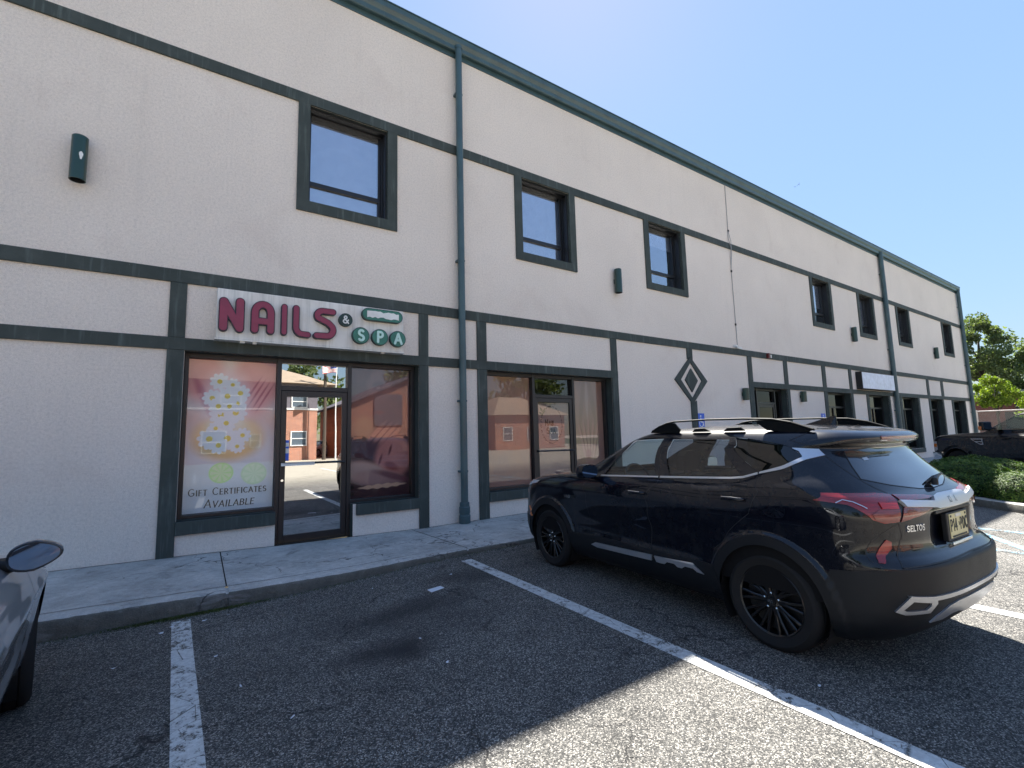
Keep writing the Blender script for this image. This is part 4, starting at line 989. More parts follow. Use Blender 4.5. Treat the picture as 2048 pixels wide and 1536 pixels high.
def shell(B,root,paint,holes,regions,ns=300,nt_=110,arches=(),ar=.385,zc=.335,matof={},rings=()):
    """body sheet split into named regions; holes removed. regions: (name, polys)"""
    bm=sheet2(B,0,2,B.z0,B.z1,ns,nt_)
    H=[]
    for h in holes: P=dpoly(B,h,.05); H+=[P,mir(P)]
    for ax in arches: P=dpoly(B,circ(B,ax,zc,ar)); H+=[P,mir(P)]
    RG=[(n,[dpoly(B,p,.08) for p in ps]) for n,ps in regions]
    for P in H: cutpoly(bm,P)
    for ax in arches:
        for r_ in rings: P=dpoly(B,circ(B,ax,zc,r_,30)); cutpoly(bm,P,.012); cutpoly(bm,mir(P),.012)
    for n,ps in RG:
        for P in ps: cutpoly(bm,P)
    bm.verts.index_update()
    grp={}
    for f in bm.faces:
        c=f.calc_center_median()[:2]
        if any(inside(c,P) for P in H): continue
        key='body'
        for i,(n,ps) in enumerate(RG):
            if any(inside(c,P) for P in ps): key=(n,i); break
        grp.setdefault(key,[]).append(f)
    res={}
    for key,fs in grp.items():
        nm=key if isinstance(key,str) else key[0]
        o=emit(B,nm,bm,fs,[matof.get(nm,paint)],root); res.setdefault(nm,[]).append(o)
    bm.free(); return res
def wheel(root,x,y,side,r=.335,rw=.225,rimr=.235,spokes=10,steer=0,style='dark',proto={}):
    """wheel > tyre; hub face on the +Y side of its own axes"""
    key=(r,rimr,spokes,style)
    if key in proto:
        src,ty,lg=proto[key]; o=src.copy(); C.objects.link(o)
        for c_ in(ty,lg): q=c_.copy(); C.objects.link(q); q.parent=o
    else:
        b=MB(); h=rw/2
        b.lathe([(rimr,h-.012),(rimr-.006,h-.006),(rimr-.016,h-.012),(rimr-.022,h-.05),(rimr-.03,-h+.03),(rimr-.03,-h+.01)],(0,0,0),'Y',48)
        b.lathe([(rimr-.03,h-.075),(.10,h-.085),(.0,h-.085)],(0,0,0),'Y',32,1)
        for k in range(spokes):
            a=2*math.pi*k/spokes
            for da,wd in((-.13,.010),(.13,.010)):
                p0=(.045,a+da*.3);p1=(rimr-.014,a+da)
                q=[]
                for (rr,aa),w_,dep,yo in((p0,.016,.03,h-.030),((rimr*.55,a+da*.75),.011,.028,h-.022),(p1,wd,.03,h-.020)):
                    cx_,cz_=rr*math.cos(aa),rr*math.sin(aa); tx,tz=-math.sin(aa),math.cos(aa)
                    q.append([(cx_-tx*w_,yo,cz_-tz*w_),(cx_-tx*w_*.5,yo+.006,cz_-tz*w_*.5),(cx_+tx*w_*.5,yo+.006,cz_+tz*w_*.5),(cx_+tx*w_,yo,cz_+tz*w_),(cx_+tx*w_,yo-dep,cz_+tz*w_),(cx_-tx*w_,yo-dep,cz_-tz*w_)])
                b.ring(q,0,True)
        b.lathe([(.075,h-.055),(.072,h-.028),(.034,h-.022),(.031,h-.012),(0,h-.010)],(0,0,0),'Y',24)
        o=b.build('wheel',[M['rim'] if style=='dark' else M['silver'],M['black']],None,smooth='auto')
        t=MB(); t.lathe([(rimr-.004,-h+.01),(rimr+.012,-h),(rimr+.05,-h-.004),(r-.022,-h+.006),(r-.004,-h+.028),(r,-h+.045),(r,-.062),(r-.008,-.060),(r-.008,-.052),(r,-.050),(r,-.005),(r-.008,-.003),(r-.008,.003),(r,.005),(r,.050),(r-.008,.052),(r-.008,.060),(r,.062),(r,h-.045),(r-.004,h-.028),(r-.022,h-.006),(rimr+.055,h+.004),(rimr+.05,h+.001),(rimr+.014,h),(rimr-.004,h-.01)],(0,0,0),'Y',72)
        ty=t.build('tyre',[M['rubber']],None,smooth='auto'); ty.parent=o
        l=MB()
        for k in range(5):
            a=2*math.pi*k/5+.3; l.lathe([(.0085,h-.038),(.0085,h-.018),(.004,h-.014),(0,h-.014)],(.053*math.cos(a),0,.053*math.sin(a)),'Y',8)
        if style=='dark' and r<.36:
            text(l,'KI',-.020,-.008,.016,lambda a,b_,d:(-a,h-.010+d,b_),.2,d0=0,d1=.001,track=.2); text(l,'V',.004,-.008,.016,lambda a,b_,d:(-a,h-.010+d,-b_),.2,d0=0,d1=.001)
        lg=l.build('wheel_nut',[M['chrome']],None); lg.parent=o
        proto[key]=(o,ty,lg)
    o.parent=root; o.location=(x,y,r); o.rotation_euler=(0,0,(0 if side>0 else math.pi)+steer); return o
def archliner(root,ax,zc,ar,yi,yo):
    for sgn in(1,-1):
        b=MB()
        rg=[]
        for y in(yi,yo):
            rg.append([(ax+ar*math.cos(a),sgn*y,zc+ar*math.sin(a)) for a in [math.pi*(-.18+1.36*i/20) for i in range(21)]])
        b.ring(rg,0,False,False); b.poly([(ax+ar*math.cos(a),sgn*yi,zc+ar*math.sin(a)) for a in [math.pi*(-.18+1.36*i/20) for i in range(21)]])
        b.build('wheel_arch_liner',[M['black']],root,loc='local',recalc=False)
def place(root,x,y,yaw,sc,z=0):
    root.location=(x,y,z); root.rotation_euler=(0,0,math.pi/2-yaw); root.scale=(sc,sc,sc)

M['rail']=plain('matte_rail',(.004,.005,.006),.6,0,0,.12,var=.04)
M['barsilver']=plain('satin_bar',(.60,.61,.63),.38,.55,var=.03)
# ---- black compact SUV
suvr=empty('parked_suv'); tag(suvr,'black compact SUV with silver sill strips and roof rails parked nose-in to the building','car')
B=suv(); place(suvr,4.1171,-4.2617,.04513,.9518,.0)
def Q(*p): return list(p)
fwin=Q((.2912,1.118),(.2419,1.328),(.1859,1.476),(.2554,1.487),(.3226,1.487),(.4413,1.142))
rwin=Q((.3696,1.469),(.4771,1.156),(.6451,1.192),(.5712,1.462))
qwin=Q((.5834,1.480),(.6832,1.225),(.7571,1.299),(.7997,1.343),(.7952,1.372),(.7773,1.40),(.70,1.44),(.6272,1.469))
wind=[(-.105,1.135),(-.10,1.30),(-.085,1.455),(0,1.462),(.085,1.455),(.10,1.30),(.105,1.135),(0,1.125)]
shut=Q((.7997,1.517),(.7392,1.455),(.8378,1.393),(.8579,1.285),(.8714,1.206),(.8938,1.118),(.8893,1.066),(.8803,.957),(.8848,.87),(.8758,.795),(.8579,.705))
tg=shut+[(s,z) for s,z in [(.905,.712),(1.0,.722),(1.095,.712)]]+[(2-s,z) for s,z in shut[::-1]]+[(1.1,1.545),(1.0,1.555),(.9,1.545)]
sx=B.sX
fdoor=[(sx(.60,.47),.47),(sx(.62,.9),.9),(sx(.56,1.09),1.09),(.2412,1.36),(.205,1.498),(.34,1.500),(.4547,1.136),(sx(-.24,.88),.88),(sx(-.23,.47),.47)]
rdoor=[(sx(-.233,.47),.47),(sx(-.243,.88),.88),(.4560,1.136),(.345,1.500),(.575,1.494),(.6820,1.215),(.674,1.14),(sx(-1.22,.93),.93),(sx(-.90,.62),.62),(sx(-.86,.47),.47)]
m2=lambda p:[(2-s,z) for s,z in p][::-1]
hood=[(-.2,.995),(-.13,1.04),(-.18,1.10),(0,1.118),(.18,1.10),(.13,1.04),(.2,.995),(.12,.94),(0,.93),(-.12,.94)]
hood=[(max(0,s),z) for s,z in hood]
# the sheet runs 0..2 with its seam at the nose, so nose-centred shapes are cut in two halves
hoodL=[(0,.93),(.10,.945),(.17,1.0),(.15,1.06),(.16,1.105),(0,1.115)]
windL=[(0,1.13),(.10,1.15),(.105,1.30),(.12,1.455),(.06,1.462),(0,1.463)]
rgl=Q((.8826,1.375),(.8758,1.199),(.9139,1.156),(.9632,1.118),(1.0,1.112),(1.0368,1.118),(1.0861,1.156),(1.1242,1.199),(1.1174,1.375),(1.06,1.392),(1.0,1.395),(.94,1.392))
def ringpts(ax,r0,r1,a0,a1,n=26):
    o=[];i_=[]
    for k in range(n+1):
        a=R(a0+(a1-a0)*k/n)
        for r,L in((r1,o),(r0,i_)):
            z=max(B.z0+.002,.335+r*math.sin(a)); L.append((B.sX(ax+r*math.cos(a),z),z))
    return o+i_[::-1]
parts=shell(B,suvr,M['paint'],[fwin,rwin,qwin,windL],[('wheel_arch_trim',[p_]) for a_ in(1.315,-1.315) for p0_ in(ringpts(a_,.380,.455,-22,202),) for p_ in(p0_,m2(p0_))]+[('door',[fdoor]),('door',[rdoor]),('door',[m2(fdoor)]),('door',[m2(rdoor)]),('tailgate',[tg]),('hood',[hoodL]),('hood',[m2(hoodL)])],420,120,(1.315,-1.315),matof={'wheel_arch_trim':M['clad']},rings=(.465,.482))
tgo=parts['tailgate'][0]
patch(B,'window_glass',fwin,M['g_car'],suvr,-.010,0,.05,True); patch(B,'window_glass',rwin,M['g_rearw'],suvr,-.010,0,.05,True); patch(B,'window_glass',qwin,M['g_priv'],suvr,-.006,0,.03,True)
patch(B,'windscreen',windL,M['g_car'],suvr,-.008,0,.04,True)
M['priv']=plain('privacy_rear_glass',(.008,.010,.014),.06,0,1,.6,var=.05)
patch(B,'rear_window',rgl,M['priv'],suvr,.0015,0,.02); strip_on(B,'rear_window_seal',rgl+[rgl[0]],.007,M['black'],suvr,.002,False)
# matte cladding: arches, sills and the whole lower bumper
patch(B,'sill_cladding',[(sx(.875,.22),.22),(sx(.90,.47),.47),(sx(.6,.49),.49),(sx(-.5,.49),.49),(sx(-.89,.50),.50),(sx(-.93,.22),.22)],M['clad'],suvr,.004,.012,.02,True)
sb=B.s2
patch(B,'rear_bumper',[(sx(-1.715,.50),.50),(sx(-1.70,.56),.56),(sx(-1.73,.646),.646),(.79,.668),(.8266,.684),(.852,.690),(.905,.703),(1.0,.712),(1.095,.703),(1.148,.690),(1.1734,.684),(1.21,.668),(2-sx(-1.73,.646),.646),(2-sx(-1.70,.56),.56),(2-sx(-1.715,.50),.50),(2-sx(-1.71,.30),.30),(2-sx(-1.70,.215),.215),(1.15,.22),(1.0,.24),(.85,.22),(sx(-1.70,.215),.215),(sx(-1.71,.30),.30)],M['clad'],suvr,.006,.014,.007)
patch(B,'front_bumper_cladding',[(sx(1.70,.22),.22),(sx(1.72,.50),.50),(.16,.56),(.08,.50),(0,.46),(0,.22)],M['clad'],suvr,.005,.012,.02,True)
# silver sill inserts
patch(B,'sill_strip',[(sx(.57,.395),.395),(sx(.50,.425),.425),(sx(-.265,.450),.450),(sx(-.255,.400),.400),(sx(.48,.378),.378)],M['silver'],suvr,.014,.012,.03,True)
patch(B,'sill_strip',[(sx(-.29,.448),.448),(sx(-.70,.462),.462),(sx(-.80,.404),.404),(sx(-.735,.408),.408),(sx(-.70,.428),.428),(sx(-.62,.427),.427),(sx(-.585,.405),.405),(sx(-.54,.405),.405),(sx(-.51,.425),.425),(sx(-.43,.423),.423),(sx(-.40,.400),.400),(sx(-.345,.398),.398),(sx(-.31,.400),.400)],M['silver'],suvr,.014,.012,.012,True)
# chrome beltline rising into the rear quarter
strip_on(B,'belt_moulding',[(.2912,1.104),(.36,1.118),(.4530,1.134)],.016,M['silver'],suvr,.005,True,.01)
strip_on(B,'belt_moulding',[(.4570,1.135),(.54,1.150),(.625,1.168),(.650,1.180),(.6815,1.215)],.017,M['silver'],suvr,.005,True,.01)
patch(B,'quarter_moulding',Q((.6835,1.212),(.6860,1.226),(.7302,1.268),(.7571,1.294),(.8005,1.338),(.8015,1.350),(.7974,1.378),(.7773,1.402),(.80,1.400),(.8378,1.393),(.8467,1.350),(.8064,1.322),(.7302,1.248)),M['silver'],suvr,.005,.008,.008,True)
# tail lamps: red upper blade, pale lower lens, lit block
patch(B,'tail_lamp',Q((.7571,1.07),(.7952,1.118),(.8758,1.118),(.8925,1.108),(.8885,1.066),(.8803,.955),(.8602,.949),(.8445,.971),(.831,1.023),(.8154,1.055),(.793,1.064)),M['red'],suvr,.006,.012,.006,True)
patch(B,'tail_lamp',Q((.8960,1.106),(.9453,1.090),(.9620,1.075),(.9475,1.068),(.8955,1.070)),M['red'],tgo,.006,.010,.006,True)
patch(B,'tail_lamp',Q((.8950,1.040),(.9475,1.022),(.943,1.012),(.9206,.985),(.8835,.953)),M['redpale'],tgo,.006,.010,.006,True)
patch(B,'brake_light',Q((.862,1.068),(.886,1.062),(.8845,1.030),(.862,1.032)),M['redlit'],suvr,.013,.006,.006,True)
patch(B,'lamp_lower_lens',Q((.845,1.0),(.858,1.028),(.8855,1.026),(.8795,.958),(.861,.953),(.848,.972)),M['redpale'],suvr,.0125,.006,.006,True)
strip_on(B,'lamp_chrome_line',[(.80,1.062),(.815,1.080),(.828,1.070),(.842,1.035)],.006,M['silver'],suvr,.013,True)
patch(B,'reflector',Q((.8610,.853),(.8680,.838),(.8660,.800),(.8400,.722),(.8310,.724),(.8480,.80)),M['red'],suvr,.006,.008,.006,True)
strip_on(B,'bumper_crease',[(.8800,.945),(.860,.900),(.842,.85),(.828,.79),(.822,.735),(.832,.698)],.004,M['black'],suvr,.001,True)
# chrome bar with raised centre
bar=Q((.8915,1.072),(.8955,1.036),(.9475,1.012),(.953,1.004),(1.0,1.000),(1.047,1.004),(1.0525,1.012),(1.1045,1.036),(1.1085,1.072),(1.05,1.050),(1.045,1.072),(1.030,1.080),(.970,1.080),(.955,1.072),(.950,1.050))
patch(B,'tailgate_chrome_bar',bar,M['barsilver'],tgo,.020,.024,.006)
def on_rear(off,y0,z0,slant=0):
    def f(a,b_,d):
        y=y0-a; z=z0+b_; return B.P(B.sY(y,z),z,off+d)
    return f
b=MB(); text(b,'KI',-.075,-.016,.032,on_rear(.020,0,1.040),.12,d0=.0,d1=.0025,track=.28,wx=1.25); text(b,'V',.025,-.016,.032,lambda a,c_,d:on_rear(.020,0,1.040)(a,-c_-.0,d),.12,d0=0,d1=.0025,wx=1.1); b.build('emblem',[M['steel']],tgo,loc='local')
b=MB(); text(b,'SELTOS',-.592,-.012,.032,on_rear(.001,0,.905),.24,d0=0,d1=.004,track=.16,wx=1.15); b.build('badge',[M['chrome']],tgo,loc='local')
# number plate, frame, handle lip
def flat_rear(X,y0,z0,dy,dz,d0,d1,tilt=.0): 
    b=MB(); b.box(X-d1,X-d0,y0-dy,y0+dy,z0-dz,z0+dz); return b
M['plate']=plain('pale_yellow_plate',(.62,.55,.28),.4,var=.06)
XP=-2.108
MB().box(XP-.012,XP+.02,-.205,.165,.785,.965).build('plate_frame',[M['black']],tgo,loc='local',bevel=.006)
pl=MB().box(XP-.0145,XP-.0122,-.172,.132,.802,.955).build('number_plate',[M['plate']],tgo,loc='local')
pf=lambda a,b_,d:(XP-.0146-d,-.020-a,.882+b_)
b=MB(); text(b,'P14',-.140,-.035,.070,pf,.15,d0=0,d1=.0012,track=.16,wx=.78); text(b,'PDC',.028,-.035,.070,pf,.15,d0=0,d1=.0012,track=.15,wx=.72)
b.prism([(.004,-.012),(.014,-.010),(.016,.004),(.010,.016),(.002,.012),(.006,.0)],pf,0,.0012,0)
b.box(XP-.0175,XP-.0146,-.145,.105,.806,.816); b.box(XP-.0175,XP-.0146,.100,.115,.935,.948); b.box(XP-.0175,XP-.0146,-.155,-.140,.935,.948)
b.build('plate_text',[M['ink']],pl,loc='local')
MB().box(XP-.0180,XP-.0146,-.060,.030,.932,.950).build('plate_sticker',[M['silver']],pl,loc='local')
MB().box(XP-.030,XP+.02,-.19,.15,.765,.785).build('plate_lip',[M['chrome']],tgo,loc='local',bevel=.004)
MB().box(XP-.004,XP+.03,-.30,.30,.972,.992).build('tailgate_handle',[M['black']],tgo,loc='local',bevel=.005)
# bumper lower trims
patch(B,'bumper_strip',Q((.858,.548),(.896,.533),(1.0,.534),(1.104,.533),(1.142,.548),(1.104,.508),(1.0,.508),(.896,.508)),M['silver'],suvr,.016,.016,.008)
for flip in(0,1):
    o_=Q((.8422,.455),(.8624,.548),(.8985,.520),(.9000,.490),(.8905,.441),(.8557,.438)); i_=Q((.8530,.466),(.8655,.515),(.8905,.500),(.8905,.482),(.8845,.460),(.858,.458))
    for k in range(6):
        j=(k+1)%6; q=[o_[k],o_[j],i_[j],i_[k]]
        if flip: q=m2(q)
        patch(B,'exhaust_trim',q,M['silver'],suvr,.018,.018,.008)
    patch(B,'exhaust_opening',m2(i_) if flip else i_,M['black'],suvr,.008,0,.01)
patch(B,'skid_plate',Q((.898,.37),(.905,.405),(.925,.455),(.945,.470),(1.055,.470),(1.075,.455),(1.095,.405),(1.102,.37),(1.08,.372),(1.062,.395),(1.045,.392),(1.02,.36),(.98,.36),(.955,.392),(.938,.395),(.92,.372)),M['silver'],suvr,.014,.012,.01)
# shut lines
for ln in (fdoor+[fdoor[0]],[rdoor[5],rdoor[6],rdoor[7],rdoor[8],rdoor[9]],[(sx(-.236,.47),.47),(sx(-.242,.88),.88),(.455,1.133)]): strip_on(B,'shut_line',ln,.004,M['black'],suvr,.0008)
strip_on(B,'shut_line',shut,.006,M['black'],suvr,.001)
strip_on(B,'shut_line',[(.858,.700),(.905,.709),(1.0,.718),(1.095,.709),(1.142,.700)],.010,M['black'],suvr,.008,False)
patch(B,'front_fender_flap',[(sx(1.02,.86),.86),(sx(.80,.87),.87),(sx(.82,.835),.835),(sx(1.0,.83),.83)],M['black'],suvr,.003,.005,.02,True)
def on_side(off,x0,z0):
    def f(a,b_,d):
        x=x0-a; z=z0+b_; return B.P(B.sX(x,z),z,off+d)
    return f
b=MB(); text(b,'AWD',-.085,-.015,.030,on_side(.003,.905,.851),.2,d0=0,d1=.003,track=.1,wx=1.25); b.build('badge',[M['chrome']],suvr,loc='local')
for x0,z0 in((-.12,.985),(-1.10,1.025)):
    for sgn in(1,-1):
        y_=B.P(B.sX(x0,z0),z0)[1]
        b=MB(); b.tube([(x0+.10,sgn*(y_-.01),z0-.004),(x0+.075,sgn*(y_+.028),z0),(x0,sgn*(y_+.036),z0+.002),(x0-.075,sgn*(y_+.030),z0+.001),(x0-.10,sgn*(y_-.01),z0)],[.012,.015,.016,.015,.012],10)
        b.build('door_handle',[M['paint']],suvr,smooth=True,loc='local')
        MB().tube([(x0+.07,sgn*(y_+.046),z0+.013),(x0-.07,sgn*(y_+.046),z0+.014)],.004,6).build('handle_trim',[M['chrome']],suvr,loc='local')
patch(B,'side_marker',[(.186,.650),(.196,.655),(.232,.545),(.222,.540)],M['amber'],suvr,.004,.006,.01,True)
patch(B,'headlight',[(.05,.93),(.09,.955),(.16,.972),(.205,.985),(.215,.955),(.17,.905),(.10,.87),(.05,.875)],M['clear'],suvr,.005,.01,.01,True)
patch(B,'grille',[(0,.60),(.09,.60),(.10,.72),(.06,.84),(0,.86)],M['black'],suvr,.004,.008,.02,True)
# roof rails, fin, spoiler lamp, wiper
for sgn in(1,-1):
    b=MB()
    def rl(x,z,y=.60): return (x,sgn*y,z)
    top=[(-.08,1.548),(-.17,1.590),(-.27,1.620),(-.36,1.632),(-.70,1.637),(-1.05,1.630),(-1.28,1.617),(-1.42,1.588),(-1.58,1.530)]
    b.ring([[rl(x,z+.0,.588),rl(x,z+.007,.596),rl(x,z+.007,.606),rl(x,z,.614),rl(x,z-.010,.614),rl(x,z-.010,.588)] for x,z in top],0,True)
    for pts in([(-.06,1.53),(-.09,1.552),(-.18,1.588),(-.28,1.614),(-.36,1.618),(-.42,1.555),(-.40,1.52)],[(-1.24,1.53),(-1.20,1.560),(-1.14,1.612),(-1.28,1.606),(-1.42,1.577),(-1.57,1.525),(-1.5,1.50)],[(-.55,1.53),(-.58,1.560),(-.68,1.562),(-.74,1.53)],[(-.86,1.53),(-.90,1.560),(-1.02,1.562),(-1.06,1.53)]):
        b.prism(pts,lambda a,c_,d:(a,sgn*(.592+d),c_),0,.018,0)
    b.build('roof_rail',[M['rail']],suvr,loc='local',bevel=.004)
b=MB(); b.ring([[(x,.012*w_,1.56),(x,.004,z_),(x,-.004,z_),(x,-.012*w_,1.56)] for x,z_,w_ in((-1.22,1.572,.6),(-1.32,1.60,1.4),(-1.42,1.63,1.6),(-1.455,1.635,1.2),(-1.46,1.58,1.0))],0,True); b.build('antenna_fin',[M['paint']],suvr,loc='local')
patch(B,'high_brake_light',Q((.925,1.472),(.97,1.472),(1.03,1.472),(1.060,1.472),(1.058,1.450),(1.03,1.449),(.97,1.449),(.928,1.450)),M['redpale'],tgo,.004,.006,.008)
b=MB()
def rg(y,z,o): return B.P(B.sY(y,z),z,o)
b.tube([rg(-.02,1.115,.015),rg(-.02,1.13,.04),rg(-.12,1.150,.045),rg(-.30,1.165,.03)],[.018,.020,.012,.007],8); b.tube([rg(.05,1.140,.014),rg(-.14,1.163,.018),rg(-.36,1.165,.014)],.006,6)
b.build('rear_wiper',[M['black']],tgo,smooth='auto',loc='local')
patch(B,'window_sticker',Q((.906,1.325),(.918,1.330),(.9185,1.312),(.908,1.308)),M['silver'],suvr,.003,0,.01)
# mirrors
for sgn in(1,-1):
    b=MB(); cx_,cy_,cz_=.50,.985,1.155; rg_=[]
    for k in range(9):
        t=k/8; r_=math.sin(math.pi*min(1,.12+.88*t))**.45 if t<1 else .0
        x=cx_+.085-.15*t; s_=[.35,.68,.86,.96,1,1,.98,.94,.90][k]
        rg_.append([(x,sgn*(cy_+.115*s_*math.copysign(abs(math.cos(a))**.7,math.cos(a))),cz_+.075*s_*math.copysign(abs(math.sin(a))**.7,math.sin(a))) for a in [2*math.pi*i/20 for i in range(20)]])
    b.ring(rg_,0,True); mo=b.build('door_mirror',[M['paint']],suvr,smooth='auto',loc='local')
    b=MB(); b.prism([(cy_+.100*math.copysign(abs(math.cos(a))**.7,math.cos(a)),cz_+.062*math.copysign(abs(math.sin(a))**.7,math.sin(a))) for a in [2*math.pi*i/20 for i in range(20)]],lambda a,c_,d:(cx_-.066-d,sgn*a,c_),0,.003,0); b.build('mirror_glass',[M['mirror']],mo,loc='local')
    MB().tube([(.55,sgn*.80,1.07),(.53,sgn*.90,1.105)],[.035,.026],8).build('mirror_stalk',[M['black']],mo,loc='local')
# cabin
b=MB(); b.box(-1.9,1.0,-.74,.74,.30,.42); b.box(.35,1.0,-.72,.72,.80,1.06); b.box(-1.85,-1.20,-.70,.70,.42,1.02); b.box(1.0,1.9,-.60,.60,.3,.9)
b.build('cabin_floor',[M['dark']],suvr,loc='local',bevel=.02)
b=MB(); b.ring([[B.P(s if s<=1 else s,z,-.03) for s in [i/40*2 for i in range(40)]] for z in (.42,.6,.8,.95,1.06)],0,False); b.build('inner_lining',[M['dark']],suvr,loc='local',recalc=False)
b=MB(); b.ring([[B.P(i/40*2,z,-.035) for i in range(40)] for z in (1.50,1.53,1.56,1.58)],0,False); b.build('headliner',[M['dark']],suvr,loc='local',recalc=False)
def seat(x,y,w_=.25,zb=.45,back=1.13,hr=True):
    b=MB(); b.ring([[(x+dx,y-w_,z),(x+dx,y+w_,z),(x+dx-.12,y+w_*.97,z),(x+dx-.12,y-w_*.97,z)] for dx,z in((.0,zb),(-.05,.8),(-.11,1.0),(-.15,back))],0,True); b.box(x-.1,x+.42,y-w_,y+w_,zb,zb+.16)
    if hr: b.ring([[(x-.16+dx+ax,y+ay*s_,z) for ax,ay in((.045,-.11),(.06,0),(.045,.11),(-.045,.11),(-.06,0),(-.045,-.11))] for dx,z,s_ in((-.0,back+.04,.85),(-.015,back+.10,1.1),(-.03,back+.18,1.1),(-.035,back+.225,.75))],0,True); b.tube([(x-.16,y-.05,back-.03),(x-.17,y-.05,back+.06)],.008,6); b.tube([(x-.16,y+.05,back-.03),(x-.17,y+.05,back+.06)],.008,6)
    return b.build('seat',[M['dark']],suvr,loc='local',bevel=.02)
seat(-.12,.37); seat(-.12,-.37); seat(-1.02,.38,.28); seat(-1.02,-.38,.28); seat(-1.02,0,.1,hr=False)
b=MB(); th=[2*math.pi*i/24 for i in range(25)]; b.tube([(.36+.06*math.sin(a)*1.2,.37+.185*math.cos(a),1.02+.175*math.sin(a)) for a in th],.014,8,cap=False); b.tube([(.37,.37,1.02),(.55,.37,.97)],.03,8); b.tube([(.36,.19,1.02),(.36,.55,1.02)],.016,6); b.build('steering_wheel',[M['black']],suvr,smooth=True,loc='local')
for ax in(1.315,-1.315): archliner(suvr,ax,.335,.387,.45,.868)
MB().box(-1.70,1.90,-.66,.66,.23,.31).build('underbody',[M['black']],suvr,loc='local')
for x,s_ in((1.315,1),(-1.315,1),(1.315,-1),(-1.315,-1)): wheel(suvr,x,s_*.765,s_)

# ---- grey saloon at the left edge of the picture
SED=[(.17,2.22,-2.30,.76,.35,.30),(.25,2.32,-2.38,.83,.5,.4),(.35,2.37,-2.42,.88,.62,.45),(.50,2.40,-2.45,.905,.72,.5),(.62,2.38,-2.44,.918,.78,.5),(.70,2.34,-2.42,.925,.80,.5),(.76,2.26,-2.40,.915,.80,.5),(.82,2.08,-2.39,.895,.78,.5),(.86,1.86,-2.38,.872,.70,.5),(.90,1.60,-2.36,.845,.58,.5),(.935,1.30,-2.30,.815,.42,.5),(.96,1.08,-2.0,.79,.34,.42),(1.02,.92,-1.8,.755,.30,.38),(1.15,.66,-1.55,.69,.28,.36),(1.28,.38,-1.30,.62,.26,.36),(1.36,.14,-1.10,.56,.25,.36),(1.41,-.10,-.85,.46,.3,.36),(1.435,-.28,-.62,.28,.12,.12),(1.44,-.42,-.48,.02,.02,.02)]
def sed_bump(X,Y,z):
    b=0.
    for ax in(1.40,-1.42):
        r=math.hypot(X-ax,z-.335); b+=.012*(1-sst(.36,.50,r))
    b-=.018*sst(.40,.50,z)*(1-sst(.56,.70,z))*sst(-1.0,-.6,X)*(1-sst(.6,1.0,X))
    b+=.010*math.exp(-((z-.72-.03*(X<0))/.03)**2)*(abs(X)<1.9)
    return b
